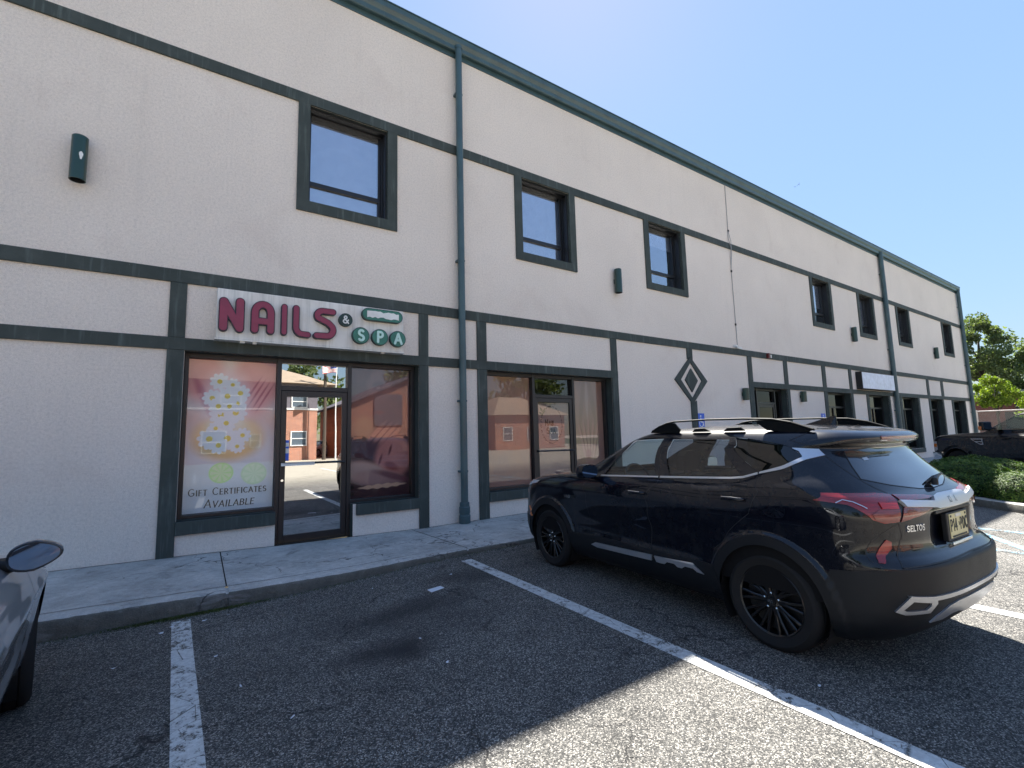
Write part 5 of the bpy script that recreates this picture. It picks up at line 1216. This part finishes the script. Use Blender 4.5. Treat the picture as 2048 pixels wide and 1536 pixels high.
def saloon(root,paint,full=True):
    B=Body(SED,nf=2.5,nr=2.6,bump=sed_bump,s1=.26,s2=.76); sx=B.sX
    fw=[(sx(.86,.985),.985),(sx(.52,1.14),1.14),(sx(.20,1.27),1.27),(sx(-.22,1.325),1.325),(sx(-.28,.985),.985)]
    rw=[(sx(-.34,.985),.985),(sx(-.29,1.325),1.325),(sx(-.75,1.27),1.27),(sx(-1.1,1.12),1.12),(sx(-1.2,1.0),1.0)]
    fd_=[(sx(.82,.30),.30),(sx(.90,.7),.7),(sx(.90,.955),.955),(sx(.10,1.33),1.33),(sx(-.25,1.345),1.345),(sx(-.31,.96),.96),(sx(-.29,.30),.30)]
    ws=[(0,.985),(.12,.99),(.16,1.1),(.17,1.30),(.08,1.33),(0,1.335)]
    rwn=[(1,.99),(.90,1.0),(.86,1.1),(.86,1.28),(.95,1.32),(1,1.32)]
    p=shell(B,root,paint,[fw,rw,ws,rwn],[('door',[fd_]),('door',[mir(fd_)])] ,220,90,(1.40,-1.42),.365,.335)
    for q in(fw,rw,ws,rwn): patch(B,'window_glass',q,M['g_rearw'],root,-.008,0,.05,True)
    strip_on(B,'shut_line',fd_+[fd_[0]],.005,M['black'],root,.0008); strip_on(B,'belt_moulding',[(sx(.84,.968),.968),(sx(-.3,.975),.975),(sx(-1.2,.985),.985)],.018,M['black'],root,.004,True,.008)
    hl=[(.10,.74),(.17,.79),(.24,.815),(.25,.78),(.2,.69),(.11,.66)]; patch(B,'headlight',hl,M['clear'],root,.004,.01,.02,True)
    patch(B,'tail_lamp',[(.80,.86),(.92,.86),(.92,.74),(.84,.72),(.79,.78)],M['red'],root,.004,.01,.02,True)
    patch(B,'grille',[(0,.40),(.08,.40),(.09,.62),(0,.64)],M['black'],root,.004,.01,.03,True)
    MB().box(-2.1,2.1,-.70,.70,.15,.28).build('underbody',[M['black']],root,loc='local')
    b=MB(); b.box(-2.0,1.1,-.70,.70,.28,.36).box(.45,1.1,-.68,.68,.6,.93).box(-.25,-.1,-.62,.62,.36,1.05).box(-1.25,-1.1,-.62,.62,.36,1.05).box(-2.1,-1.25,-.66,.66,.36,.92).build('cabin_interior',[M['dark']],root,loc='local',bevel=.02)
    b=MB(); b.ring([[B.P(i/40*2,z,-.03) for i in range(40)] for z in(.4,.6,.8,.93)],0,False); b.build('inner_lining',[M['dark']],root,loc='local',recalc=False)
    for ax in(1.40,-1.42): archliner(root,ax,.335,.367,.45,.88)
    for sgn in(1,-1):
        mo=empty('tmp') if False else None
        b=MB(); cx_,cy_,cz_=.70,.94,.985; rr_=[]
        for k,(dx,s_) in enumerate(((.11,.30),(.095,.58),(.06,.84),(.02,.96),(-.02,1.0),(-.045,.99),(-.05,.93))):
            ring=[]
            for i in range(24):
                a=2*math.pi*i/24; ca,sa=math.cos(a),math.sin(a)
                hy=.108*s_*math.copysign(abs(ca)**.85,ca); taper=1-.42*max(0,hy/.108)
                ring.append((cx_+dx-.015*hy/.135,sgn*(cy_+hy),cz_+.012*hy/.135+.078*s_*taper*math.copysign(abs(sa)**.8,sa)))
            rr_.append(ring)
        b.ring(rr_,0,True); mo=b.build('door_mirror',[M['grey2'] if paint is M['grey'] else paint,],root,smooth='auto',loc='local')
        g=[]
        for i in range(24):
            a=2*math.pi*i/24; ca,sa=math.cos(a),math.sin(a); hy=.095*math.copysign(abs(ca)**.85,ca); g.append((hy,.064*(1-.42*max(0,hy/.108))*math.copysign(abs(sa)**.8,sa)+.012*hy/.135))
        b=MB(); b.prism(g,lambda a,c_,d:(cx_-.052-d-.015*a/.135,sgn*(cy_+a),cz_+c_),0,.003,0); b.build('mirror_glass',[M['mirror']],mo,loc='local')
        MB().tube([(.74,sgn*.79,.93),(.72,sgn*.90,.955)],[.05,.03],8).build('mirror_stalk',[M['black']],mo,loc='local',smooth=True)
    return B
M['grey2']=plain('dark_mirror_housing',(.03,.033,.04),.3,.3,.8)
gs=empty('parked_saloon'); tag(gs,'grey saloon car cut off by the left edge of the picture','car'); place(gs,-1.545,-4.55,-.115,1.0,-.075)
Bs=saloon(gs,M['grey'])
for x,s_,st_ in((1.40,1,.07),(1.40,-1,.07),(-1.42,1,0),(-1.42,-1,0)): wheel(gs,x,s_*.80,s_,.335,.225,.235,10,st_,'silver')

# ---- white car across the lot, seen only as a reflection in the door
ws_=empty('parked_car'); tag(ws_,'white car across the lot, seen only as a small reflection in the shop door','car'); place(ws_,9.6,-39.5,-.9,1.05,0)
saloon(ws_,M['whitec'])
for x,s_ in((1.40,1),(1.40,-1),(-1.42,1),(-1.42,-1)): wheel(ws_,x,s_*.80,s_,.335,.225,.235,10,0,'silver')

# ---- black pickup beyond the hedge
TRK=[(.45,2.70,-2.9,.86,.25,.1),(.55,2.80,-3.0,.95,.30,.1),(.70,2.82,-3.05,.985,.34,.1),(.95,2.82,-3.05,1.0,.36,.1),(1.12,2.81,-3.05,1.0,.38,.1),(1.20,2.78,-3.05,.985,.40,.1),(1.26,2.66,-1.0,.965,.42,.08),(1.30,2.40,-.95,.93,.42,.08),(1.335,1.90,-.93,.905,.36,.08),(1.37,1.25,-.92,.895,.22,.08),(1.42,1.13,-.92,.885,.20,.08),(1.55,.90,-.90,.855,.18,.10),(1.70,.62,-.88,.815,.17,.10),(1.82,.40,-.85,.775,.17,.10),(1.88,.22,-.80,.72,.2,.12),(1.925,-.05,-.65,.50,.2,.2),(1.94,-.28,-.48,.05,.05,.05)]
def trk_bump(X,Y,z):
    b=0.
    for ax in(1.85,-2.0):
        r=math.hypot(X-ax,z-.42); b+=.035*(1-sst(.50,.60,r))
    return b
tr=empty('pickup_truck'); tag(tr,'black pickup truck with chrome wing vent and amber mirror lamp parked beyond the hedge','truck')
T=Body(TRK,nf=3.2,nr=5,bump=trk_bump,s1=.22,s2=.80,barrel=.01); sx=T.sX
fw=[(sx(.98,1.395),1.395),(sx(.80,1.52),1.52),(sx(.52,1.70),1.70),(sx(.32,1.80),1.80),(sx(-.12,1.81),1.81),(sx(-.12,1.39),1.39)]
rw=[(sx(-.18,1.39),1.39),(sx(-.18,1.81),1.81),(sx(-.72,1.80),1.80),(sx(-.80,1.40),1.40)]
ws=[(0,1.42),(.14,1.43),(.16,1.60),(.15,1.80),(0,1.82)]
fdt=[(sx(.92,.62),.62),(sx(1.0,1.36),1.36),(sx(.34,1.83),1.83),(sx(-.14,1.84),1.84),(sx(-.15,1.36),1.36),(sx(-.15,.62),.62)]
shell(T,tr,M['truckp'],[fw,rw,ws],[('door',[fdt]),('door',[mir(fdt)])],200,80,(1.85,-2.0),.49,.42)
for q in(fw,rw,ws): patch(T,'window_glass',q,M['g_car'],tr,-.008,0,.05,True)
strip_on(T,'shut_line',fdt+[fdt[0]],.008,M['black'],tr,.001)
patch(T,'headlight',[(.07,1.10),(.20,1.10),(.212,.86),(.19,.80),(.07,.82)],M['clear'],tr,.006,.02,.02,True)
patch(T,'turn_signal',[(.165,1.03),(.205,1.03),(.205,.93),(.165,.93)],M['amber'],tr,.012,.01,.02,True)
b=MB(); b.ring([[T.P(s,z,.05) for s in [i/16*.24 for i in range(17)]]+[T.P(s,z,.0) for s in [(16-i)/16*.24 for i in range(17)]] for z in(.56,.62,.74,.78)],0,True); b.ring([[(p[0],-p[1],p[2]) for p in ([T.P(s,z,.05) for s in [i/16*.24 for i in range(17)]]+[T.P(s,z,.0) for s in [(16-i)/16*.24 for i in range(17)]])] for z in(.56,.62,.74,.78)],0,True); b.build('front_bumper',[M['chrome']],tr,loc='local',smooth='auto')
patch(T,'grille',[(0,.84),(.065,.84),(.065,1.12),(0,1.12)],M['silver'],tr,.006,.02,.02,True)
vent=[(1.40,1.19),(1.05,1.19),(1.03,1.03),(1.12,1.03)]; vi=[(1.36,1.172),(1.07,1.172),(1.055,1.05),(1.13,1.05)]
for k in range(4):
    j=(k+1)%4; patch(T,'wing_vent_frame',[(sx(x,z),z) for x,z in(vent[k],vent[j],vi[j],vi[k])],M['silver'],tr,.010,.012,.02,True)
patch(T,'wing_vent_frame',[(sx(x,z),z) for x,z in((1.28,1.118),(1.06,1.118),(1.06,1.104),(1.25,1.104))],M['silver'],tr,.010,.012,.02,True)
for sgn in(1,-1):
    b=MB(); b.box(.73,.86,sgn*1.00 if sgn>0 else -1.26,1.26 if sgn>0 else -1.00,1.42,1.66); mo=b.build('door_mirror',[M['black']],tr,loc='local',bevel=.03)
    MB().box(.858,.872,(1.08 if sgn>0 else -1.25),(1.25 if sgn>0 else -1.08),1.44,1.54).box(.77,.85,(1.255 if sgn>0 else -1.268),(1.268 if sgn>0 else -1.255),1.44,1.54).build('amber_lamp',[M['amber']],mo,loc='local')
    MB().tube([(.80,sgn*.86,1.46),(.80,sgn*1.05,1.50)],.03,8).build('mirror_arm',[M['black']],mo,loc='local'); MB().box(.722,.729,(1.03 if sgn>0 else -1.23),(1.23 if sgn>0 else -1.03),1.45,1.63).build('mirror_glass',[M['mirror']],mo,loc='local')
b=MB(); b.box(-2.8,2.4,-.7,.7,.40,.55).box(-.9,.95,-.85,.85,.55,.7).box(.6,1.1,-.8,.8,.7,1.38).box(-.1,.08,-.75,.75,.6,1.55).box(-.88,-.75,-.75,.75,.6,1.5).build('cabin_interior',[M['dark']],tr,loc='local')
for ax in(1.85,-2.0): archliner(tr,ax,.42,.49,.5,.98)
for x,s_ in((1.85,1),(1.85,-1),(-2.0,1),(-2.0,-1)): wheel(tr,x,s_*.86,s_,.42,.27,.24,8,0,'silver')
place(tr,17.09,-5.15,.59,.93,-.03)
# ------------------------------------------------------------------ hedge island
isl=[(13.75,-1.86),(11.65,-4.64),(11.04,-5.40),(10.90,-5.68),(10.92,-5.98),(11.15,-6.22),(11.5,-6.36),(11.9,-6.34),(12.2,-6.15),(12.40,-5.90),(15.4,-1.86)]
def dens(p,st=.05):
    o=[]
    for (a,b_),(c_,d) in zip(p,p[1:]):
        n=max(1,int(math.hypot(c_-a,d-b_)/st)); o+=[(a+(c_-a)*i/n,b_+(d-b_)*i/n) for i in range(n)]
    return o+[p[-1]]
kerb_obj('island_kerb',dens(isl[::1]),.16,lambda x,y:.15,lambda x,y:0.,M['kerb'],4)
so_=MB(); so_.poly([(x+(12.9-x)*.05,y+(-4.2-y)*.05,.135) for x,y in isl]); tag(so_.build('planting_bed',M['soil']),kind='structure')
M['yew']=foliage('hedge_leaves',(.030,.068,.014),(.065,.13,.024),(.16,.23,.04),.25)
M['leaf_a']=foliage('tree_leaves',(.060,.088,.036),(.11,.145,.066),(.20,.24,.12),.42)
M['leaf_y']=foliage('yellow_green_leaves',(.10,.16,.02),(.17,.24,.03),(.28,.34,.05),.4)
M['bark']=plain('bark',(.07,.055,.042),.9,bump=.8,scale=9,bscale=20)
def leaf(b,p,n,L,w_,rr):
    n=n.normalized(); a=n.orthogonal().normalized(); a.rotate(Matrix.Rotation(rr.uniform(0,6.28),3,n)); c_=n.cross(a)
    b.poly([p-a*L,p-c_*w_+n*.15*L,p+a*L,p+c_*w_+n*.15*L])
def bush(x,y,rx,ry,h,n,label,seed,mat='yew',L=.022):
    rr=random.Random(seed); root=empty('hedge_bush',(x,y,.14)); tag(root,label,'bush','rounded hedge bushes in the kerbed island')
    b=MB()
    for k in range(n):
        th=rr.uniform(0,6.283); u=rr.random(); ph=math.acos(1-u*1.0)  # hemisphere
        d=Vector((math.sin(ph)*math.cos(th),math.sin(ph)*math.sin(th),math.cos(ph)))
        lump=1+.10*noise.noise(d*2.3+Vector((seed,0,0)))+.07*noise.noise(d*6+Vector((0,seed,0)))
        rad=lump*(1-abs(rr.gauss(0,.05)))
        sq=lambda v,e:math.copysign(abs(v)**e,v)
        p=Vector((d.x*rx*rad*1.05,d.y*ry*rad*1.05,max(.03,(d.z**.75 if d.z>0 else 0)*h*rad)))
        nn=(Vector((d.x/rx,d.y/ry,d.z/h))+Vector((rr.uniform(-1,1),rr.uniform(-1,1),rr.uniform(-.6,1.2)))*.9)
        leaf(b,p,nn,L*rr.uniform(.7,1.5),L*.42,rr)
    b.build('foliage',M[mat],root,loc='local',recalc=False)
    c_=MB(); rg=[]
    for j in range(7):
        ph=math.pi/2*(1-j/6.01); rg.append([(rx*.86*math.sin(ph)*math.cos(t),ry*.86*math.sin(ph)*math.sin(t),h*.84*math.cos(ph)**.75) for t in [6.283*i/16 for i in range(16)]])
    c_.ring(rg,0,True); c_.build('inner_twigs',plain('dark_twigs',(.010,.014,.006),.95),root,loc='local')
    s=MB()
    for i in range(5): s.tube([(rr.uniform(-.1,.1),rr.uniform(-.1,.1),-.02),(rr.uniform(-.3,.3)*rx,rr.uniform(-.3,.3)*ry,h*.5)],[.02,.01],6)
    s.build('stem',M['bark'],root,loc='local')
bush(12.50,-4.34,.82,.80,.66,14000,'largest rounded dark green bush, nearest the black SUV, in the kerbed island',1)
bush(13.65,-4.40,.88,.80,.64,9000,'dark green bush behind the largest one and in front of the pickup',2)
bush(11.95,-5.26,.55,.48,.46,6500,'smaller sunlit bush at the right edge of the picture in front of the others',3)
# ------------------------------------------------------------------ trees
def tree(name,x,y,h,cr,cz,n,label,seed,mat='leaf_a',L=.16,tr_=.22,flat=1.,group='trees beyond the far end of the building'):
    rr=random.Random(seed); root=empty(name,(x,y,0)); tag(root,label,'tree',group)
    t=MB(); top=cz+cr*flat*.5
    t.tube([(0,0,-.1),(.05,.02,cz*.4),(-.05,.08,cz*.8),(.1,0,top)],[tr_,tr_*.8,tr_*.6,tr_*.15],8)
    cl=[]
    for k in range(26):
        a=rr.uniform(0,6.283); u=rr.uniform(-.9,1); r_=math.sqrt(max(0,1-u*u))*rr.uniform(.45,.95)
        p=Vector((cr*r_*math.cos(a),cr*r_*math.sin(a),cz+cr*flat*u*.85)); cl.append((p,cr*rr.uniform(.14,.36)))
        if k%2==0: z0=cz*rr.uniform(.5,.9); t.tube([(0,0,z0),(p.x*.5,p.y*.5,(z0+p.z)/2+.2),tuple(p)],[tr_*.35,tr_*.2,.02],5)
    t.build('trunk',M['bark'],root,loc='local',smooth=True)
    b=MB()
    for p,r_ in cl:
        m_=int(n/len(cl))
        for i in range(m_):
            d=Vector((rr.gauss(0,1),rr.gauss(0,1),rr.gauss(0,.62))).normalized()*r_*(rr.random()**.45)
            leaf(b,p+d,Vector((rr.uniform(-1,1),rr.uniform(-1,1),rr.uniform(-.3,1))),L*rr.uniform(.6,1.3),L*.5,rr)
    b.build('crown',M[mat],root,loc='local',recalc=False)
tree('leafy_tree',60,4.4,11,3.3,8.2,11000,'tall green tree just right of the far corner of the building',11)
tree('leafy_tree',64,1.2,9,3.4,6.0,10000,'darker green tree at the right edge, behind the pickup cab',12)
tree('leafy_tree',72,-4,9,3.6,6.2,5000,'green tree half out of the picture at the far right edge',13)
tree('small_tree',50,1.9,5,1.5,3.75,6500,'low sunlit yellow-green tree in front of the red brick building at the right',14,'leaf_y',.10,.10,.8)
tree('small_tree',52,-.4,5,1.6,2.7,3200,'low yellow-green tree right above the bonnet of the pickup',15,'leaf_y',.10,.10,.8)
# brick outbuilding and fence at the right
M['brick']=brick('red_brick',(.20,.045,.035),(.15,.035,.03),(.20,.12,.10),'X'); M['brickY']=brick('orange_brick'); M['fascia']=plain('grey_fascia',(.20,.20,.20),.6)
rb=empty('brick_outbuilding',(56,6,0)); tag(rb,'low red brick building with a flat grey roof edge beyond the far corner','building')
MB().box(56,66,1.0,14,-.2,3.75).build('wall',M['brick'],rb); MB().box(55.8,66.2,.8,14.2,3.75,4.15).build('roof_edge',M['fascia'],rb); MB().box(55.95,56.0,1.6,2.6,1.0,2.4).build('window',M['black'],rb); MB().box(55.7,56,1.0,1.9,2.6,3.2).build('air_conditioner',M['black'],rb)
bb=empty('beige_house',(80,-4,0)); tag(bb,'pale low house with a grey roof at the right edge behind the trees','house')
MB().box(80,90,-9,2.4,-.2,2.9).build('wall',plain('beige_siding',(.42,.36,.30),.8),bb); r_=MB(); r_.ring([[(79.5,-9.5,2.9),(90.5,-9.5,2.9),(85,-9.5,4.6)],[(79.5,2.8,2.9),(90.5,2.8,2.9),(85,2.8,4.6)]],0,True); r_.build('roof',plain('grey_shingle',(.16,.16,.17),.9),bb)
for k in range(3): MB().box(79.95,80.02,-8+k*3.2,-6.8+k*3.2,1.0,2.2).build('window',M['black'],bb)
fn=empty('chain_link_fence',(44,2,0)); tag(fn,'chain-link fence with a pale top rail in front of the red brick building','fence')
M['galv']=plain('galvanised_pipe',(.55,.50,.47),.5,.4)
MB().tube([(44.6,4.5,2.30),(44.6,-9,2.32)],.035,8).build('top_rail',M['galv'],fn)
for k in range(5): MB().tube([(44.6,1.95-2.6*k,-.05),(44.6,1.95-2.6*k,2.40)],.045,8).build('post',M['galv'],fn)
t=NT('chain_link'); c=t.coord('Position'); sx_=t.n('SeparateXYZ'); t.l(c,sx_.inputs[0])
u=t.math('ADD',sx_.outputs[1],sx_.outputs[2]); v=t.math('SUBTRACT',sx_.outputs[1],sx_.outputs[2])
fa=[t.math('LESS_THAN',t.math('FRACT',t.math('MULTIPLY',q,11.)),.12) for q in(u,v)]; fm=t.math('MAXIMUM',fa[0],fa[1])
mx=t.n('MixShader'); tr_n=t.n('BsdfTransparent'); t.l(fm,mx.inputs[0]); t.l(tr_n.outputs[0],mx.inputs[1]); t.l(t.bsdf((.30,.29,.28),.5,.5),mx.inputs[2]); M['mesh']=t.done(mx.outputs[0])
MB().poly([(44.6,4.5,0),(44.6,-9,0),(44.6,-9,2.3),(44.6,4.5,2.3)]).build('mesh',M['mesh'],fn,recalc=False)
far=sheet('grass_verge',[46,55,110,220],[-120,-20,14,60],lambda x,y:.03,plain('verge_grass',(.06,.085,.03),.95,scale=2))
# ------------------------------------------------------------------ across the lot: what the glass and paint reflect
M['siding']=plain('grey_siding',(.12,.11,.13),.8); M['shingle']=plain('brown_shingle',(.28,.22,.16),.9,scale=2); M['paleband']=M['white']
def rwin(parent,x0,x1,z0,z1,y,cross=True):
    f=MB(); e=.07; f.box(x0-e,x1+e,y,y+.06,z1,z1+e).box(x0-e,x1+e,y,y+.08,z0-e,z0).box(x0-e,x0,y,y+.06,z0,z1).box(x1,x1+e,y,y+.06,z0,z1)
    if cross: f.box(x0,x1,y,y+.05,(z0+z1)/2-.03,(z0+z1)/2+.03)
    o=f.build('window',M['white'],parent); MB().box(x0,x1,y-.0,y+.02,z0,z1).build('pane',M['g_refl'],o); return o
M['g_refl']=plain('house_window_glass',(.10,.13,.16),.08,0,1)
A=empty('brick_apartment_block',(0,-34,0)); tag(A,'two storey orange brick block with white windows, seen reflected in the shop door','building','buildings across the lot')
MB().box(-16,7.7,-44,-31.8,-.1,3.86).build('wall',M['brickY'],A); MB().box(-16.05,7.75,-44,-31.75,3.86,4.0).build('band',M['white'],A); MB().box(-16,7.7,-44,-31.8,4.0,6.1).build('upper_wall',M['siding'],A)
r_=MB(); r_.ring([[(-17,-31.2,6.1),(-17,-45,6.1),(-14,-38,8.4)],[(9.2,-31.2,5.9),(9.2,-45,5.9),(3.6,-38,8.4)]],0,True); r_.build('roof',M['shingle'],A)
for x0,x1,z0,z1 in((5.88,6.9,1.16,2.16),(.19,1.54,.80,2.26),(3.16,3.74,1.12,2.02),(5.9,6.9,4.1,5.0),(-3.4,-2.2,.9,2.2),(-7,-5.6,.9,2.2),(1.2,2.4,4.3,5.5),(-2.6,-1.4,4.3,5.5),(-7,-5.8,4.3,5.5),(-11,-9.6,.9,2.2)): rwin(A,x0,x1,z0,z1,-31.8)
D=empty('gabled_workshop',(14,-32,0)); tag(D,'gabled brick workshop with grey siding across the lot, seen only in shop window reflections','building','buildings across the lot')
b=MB(); b.ring([[(10.0,-31,-.1),(10.0,-31,4.3),(15.8,-31,6.9),(21.6,-31,4.3),(21.6,-31,-.1)],[(10.0,-42,-.1),(10.0,-42,4.3),(15.8,-42,6.9),(21.6,-42,4.3),(21.6,-42,-.1)]],0,True); b.build('wall',M['brickY'],D)
b=MB(); b.ring([[(9.5,-30.6,4.15),(15.8,-30.6,6.98),(22.1,-30.6,4.15),(22.1,-30.6,4.35),(15.8,-30.6,7.18),(9.5,-30.6,4.35)],[(9.5,-42.4,4.15),(15.8,-42.4,6.98),(22.1,-42.4,4.15),(22.1,-42.4,4.35),(15.8,-42.4,7.18),(9.5,-42.4,4.35)]],0,True); b.build('roof',M['siding'],D)
MB().box(12,14.4,-30.98,-30.9,2.6,5.2).build('siding_panel',M['siding'],D)
for x0 in(16.3,18.0,19.7): rwin(D,x0,x0+.8,1.2,2.7,-31,True)
E_=empty('brick_house',(29,-36,0)); tag(E_,'small hip-roofed brick house across the lot, seen only in reflections','house','buildings across the lot')
MB().box(25,34,-42,-33,-.1,3.6).build('wall',M['brickY'],E_); b=MB(); b.ring([[(24.5,-32.5,3.6),(34.5,-32.5,3.6),(34.5,-42.5,3.6),(24.5,-42.5,3.6)],[(28,-37,5.8),(31,-37,5.8),(31,-38,5.8),(28,-38,5.8)]],0,True); b.build('roof',M['shingle'],E_)
for x0 in(26,29,32): rwin(E_,x0,x0+1,1,2.3,-33)
fp_=empty('flagpole',(8.72,-30,0)); tag(fp_,'white flagpole flying a striped flag, seen only in the glass above the shop door','flagpole')
MB().tube([(8.72,-30,0),(8.72,-30,7.5)],[.06,.03],8).build('pole',M['white'],fp_)
fl=MB(); mats=[plain('flag_red',(.45,.03,.04),.8),M['white'],plain('flag_blue',(.03,.05,.2),.8)]
for i in range(12):
    for j in range(13):
        def fpnt(a,c_): u_=a/12; return (8.68-1.0*u_,-30+.07*math.sin(u_*7+c_*.1),7.35-.62*c_/13-.18*u_*u_)
        fl.poly([fpnt(i,j),fpnt(i+1,j),fpnt(i+1,j+1),fpnt(i,j+1)],2 if(i<5 and j<7) else (0 if j%2==0 else 1))
fl.build('flag',mats,fp_,recalc=False)
up=empty('utility_pole',(7.98,-28.5,0)); tag(up,'brown wooden utility pole across the lot, seen only in reflections','pole'); MB().tube([(8.0,-30.5,0),(8.0,-30.5,9)],[.14,.10],8).build('pole',M['bark'],up); MB().box(7.2,8.8,-30.55,-30.45,8.2,8.32).build('crossarm',M['bark'],up)
for k,(x,y,cr,cz,sd) in enumerate(((10,-58,6,6.5,21),(23,-50,5,6,22),(38,-46,6,7,23),(-24,-30,6,7,24),(-30,-8,6,6.5,25),(50,-30,6,6.5,26),(-22,-48,6,7,27))):
    tree('leafy_tree',x,y,9,cr,cz,2600,['broad tree behind the gap between the buildings across the lot','tree behind the gabled workshop across the lot','tree right of the brick house across the lot','tree left of the brick block across the lot','tree beyond the left end of the lot','tree on the right side of the lot behind the camera','tree far behind the left part of the lot'][k],sd,'leaf_a',.42,.3,.9,'trees across the lot seen only in reflections')
# ------------------------------------------------------------------ litter, moss, birds
M['paper']=plain('white_paper',(.62,.66,.72),.7)
rr=random.Random(31)
def scrap(x,y,L,w_,a,label,nm='paper_scrap',cat='litter',mat=None):
    o=empty(nm,(x,y,lot_z(x,y)+.006)) if False else None
    b=MB(); n=7; pts=[]
    if nm!='envelope': L,w_=L*.62,w_*.7
    for i in range(n):
        t=2*math.pi*i/n; r_=rr.uniform(.75,1.15) if nm!='envelope' else 1; pts.append((L*r_*math.cos(t),w_*r_*math.sin(t)))
    if nm=='envelope': pts=[(-L,-w_),(L*.92,-w_*.9),(L,w_*.95),(-L*.9,w_)]
    ca,sa=math.cos(a),math.sin(a); P=[(p*ca-q*sa,p*sa+q*ca) for p,q in pts]; k=len(P)
    zz=[.002+rr.uniform(0,.008) for _ in P]
    b.ring([[(p,q,z) for (p,q),z in zip(P,zz)],[(p,q,z+.0015) for (p,q),z in zip(P,zz)]],0,True)
    o=b.build(nm,mat or M['paper']); o.location=(x,y,lot_z(x,y)+.003); tag(o,label,cat,'scraps of litter on the asphalt'); return o
scrap(1.99,-2.85,.085,.04,.25,'white envelope lying flat on the asphalt near the kerb','envelope')
for x,y,L,w_,a,lb in((2.31,-2.53,.035,.012,.4,'thin white scrap between the envelope and the end of the long white line'),(1.41,-3.85,.016,.012,0,'tiny white scrap on the dark oil stain'),(1.40,-4.33,.018,.012,.3,'white fleck just below the dark oil stain'),(.47,-4.39,.030,.008,.9,'curled white scrap in the middle of the shaded stall'),(1.52,-2.35,.012,.01,0,'white fleck at the kerb left of the envelope'),(-.13,-2.19,.03,.014,.2,'white scrap against the kerb left of the stall line'),(-.20,-2.30,.035,.014,.1,'largest white scrap beside the top of the left stall line'),(.10,-2.19,.040,.016,.4,'white scrap at the kerb just right of the left stall line'),(.28,-2.17,.02,.01,0,'last white scrap along the mossy kerb'),(-.43,-2.88,.022,.012,.6,'white scrap left of the left stall line near the grey car'),(.16,-3.13,.025,.010,.7,'white scrap right of the left stall line'),(.27,-3.8,.008,.025,.2,'upright white sliver lower right of the left stall line'),(2.97,-5.86,.02,.014,0,'pale fleck on the sunlit asphalt below the long white line')):
    scrap(x,y,L,w_,a,lb)
M['moss']=foliage('moss',(.03,.05,.008),(.06,.08,.015),(.09,.10,.03),.1); b=MB()
for k in range(4200):
    x=rr.gauss(.0,.26) if rr.random()<.8 else rr.uniform(-1,3.6); y=-1.925-abs(rr.gauss(0,.028)); z=lot_z(x,y)+rr.uniform(0,.014)*max(0,1-abs(y+1.925)/.08)
    leaf(b,Vector((x,y,z+.002)),Vector((rr.uniform(-1,1),rr.uniform(-1,1),1)),rr.uniform(.004,.009),.004,rr)
tag(b.build('kerb_moss',M['moss'],recalc=False),'thin line of moss and weeds in the kerb joint',kind='stuff')
M['grit']=foliage('grit',(.10,.09,.08),(.2,.18,.16),(.4,.37,.33),0.); b=MB()
for k in range(2600):
    x=rr.uniform(-2.5,4.2); y=-1.93-abs(rr.gauss(0,.16)); leaf(b,Vector((x,y,lot_z(x,y)+.004)),Vector((rr.uniform(-1,1),rr.uniform(-1,1),1)),rr.uniform(.002,.007),.003,rr)
tag(b.build('kerb_grit',M['grit'],recalc=False),'loose grit gathered along the kerb',kind='stuff')
for (x,y,z,a,s_,lb) in((80,27.31,40.9,.4,.30,'smaller, left of two birds high in the sky'),(80,26.68,41.05,-.5,.42,'larger, right of two birds high in the sky')):
    b=MB(); ca,sa=math.cos(a),math.sin(a)
    f=lambda u_,v_,w_:(x+w_*.3*s_,y+(u_*ca-v_*sa)*s_,z+(u_*sa+v_*ca)*s_)
    b.ring([[f(-.05*q,.5*0+h_,.06*q) ,f(.05*q,h_,.06*q),f(.05*q,h_,-.06*q),f(-.05*q,h_,-.06*q)] for h_,q in((-.35,.3),(-.1,1.2),(.15,1.1),(.35,.3))],0,True)
    b.ring([[f(0,.10,.05),f(0,.0,.05),f(0,.0,-.05),f(0,.10,-.05)],[f(.45,.28,.03),f(.45,.20,.03),f(.45,.20,-.03),f(.45,.28,-.03)],[f(.85,.15,.01),f(.85,.12,.01),f(.85,.12,-.01),f(.85,.15,-.01)]],0,True)
    b.ring([[f(0,.10,.05),f(0,.0,.05),f(0,.0,-.05),f(0,.10,-.05)],[f(-.35,.35,.03),f(-.35,.27,.03),f(-.35,.27,-.03),f(-.35,.35,-.03)],[f(-.55,.65,.01),f(-.55,.62,.01),f(-.55,.62,-.01),f(-.55,.65,-.01)]],0,True)
    tag(b.build('bird',plain('dark_bird',(.03,.03,.035),.8)),lb,'bird','birds in the sky')
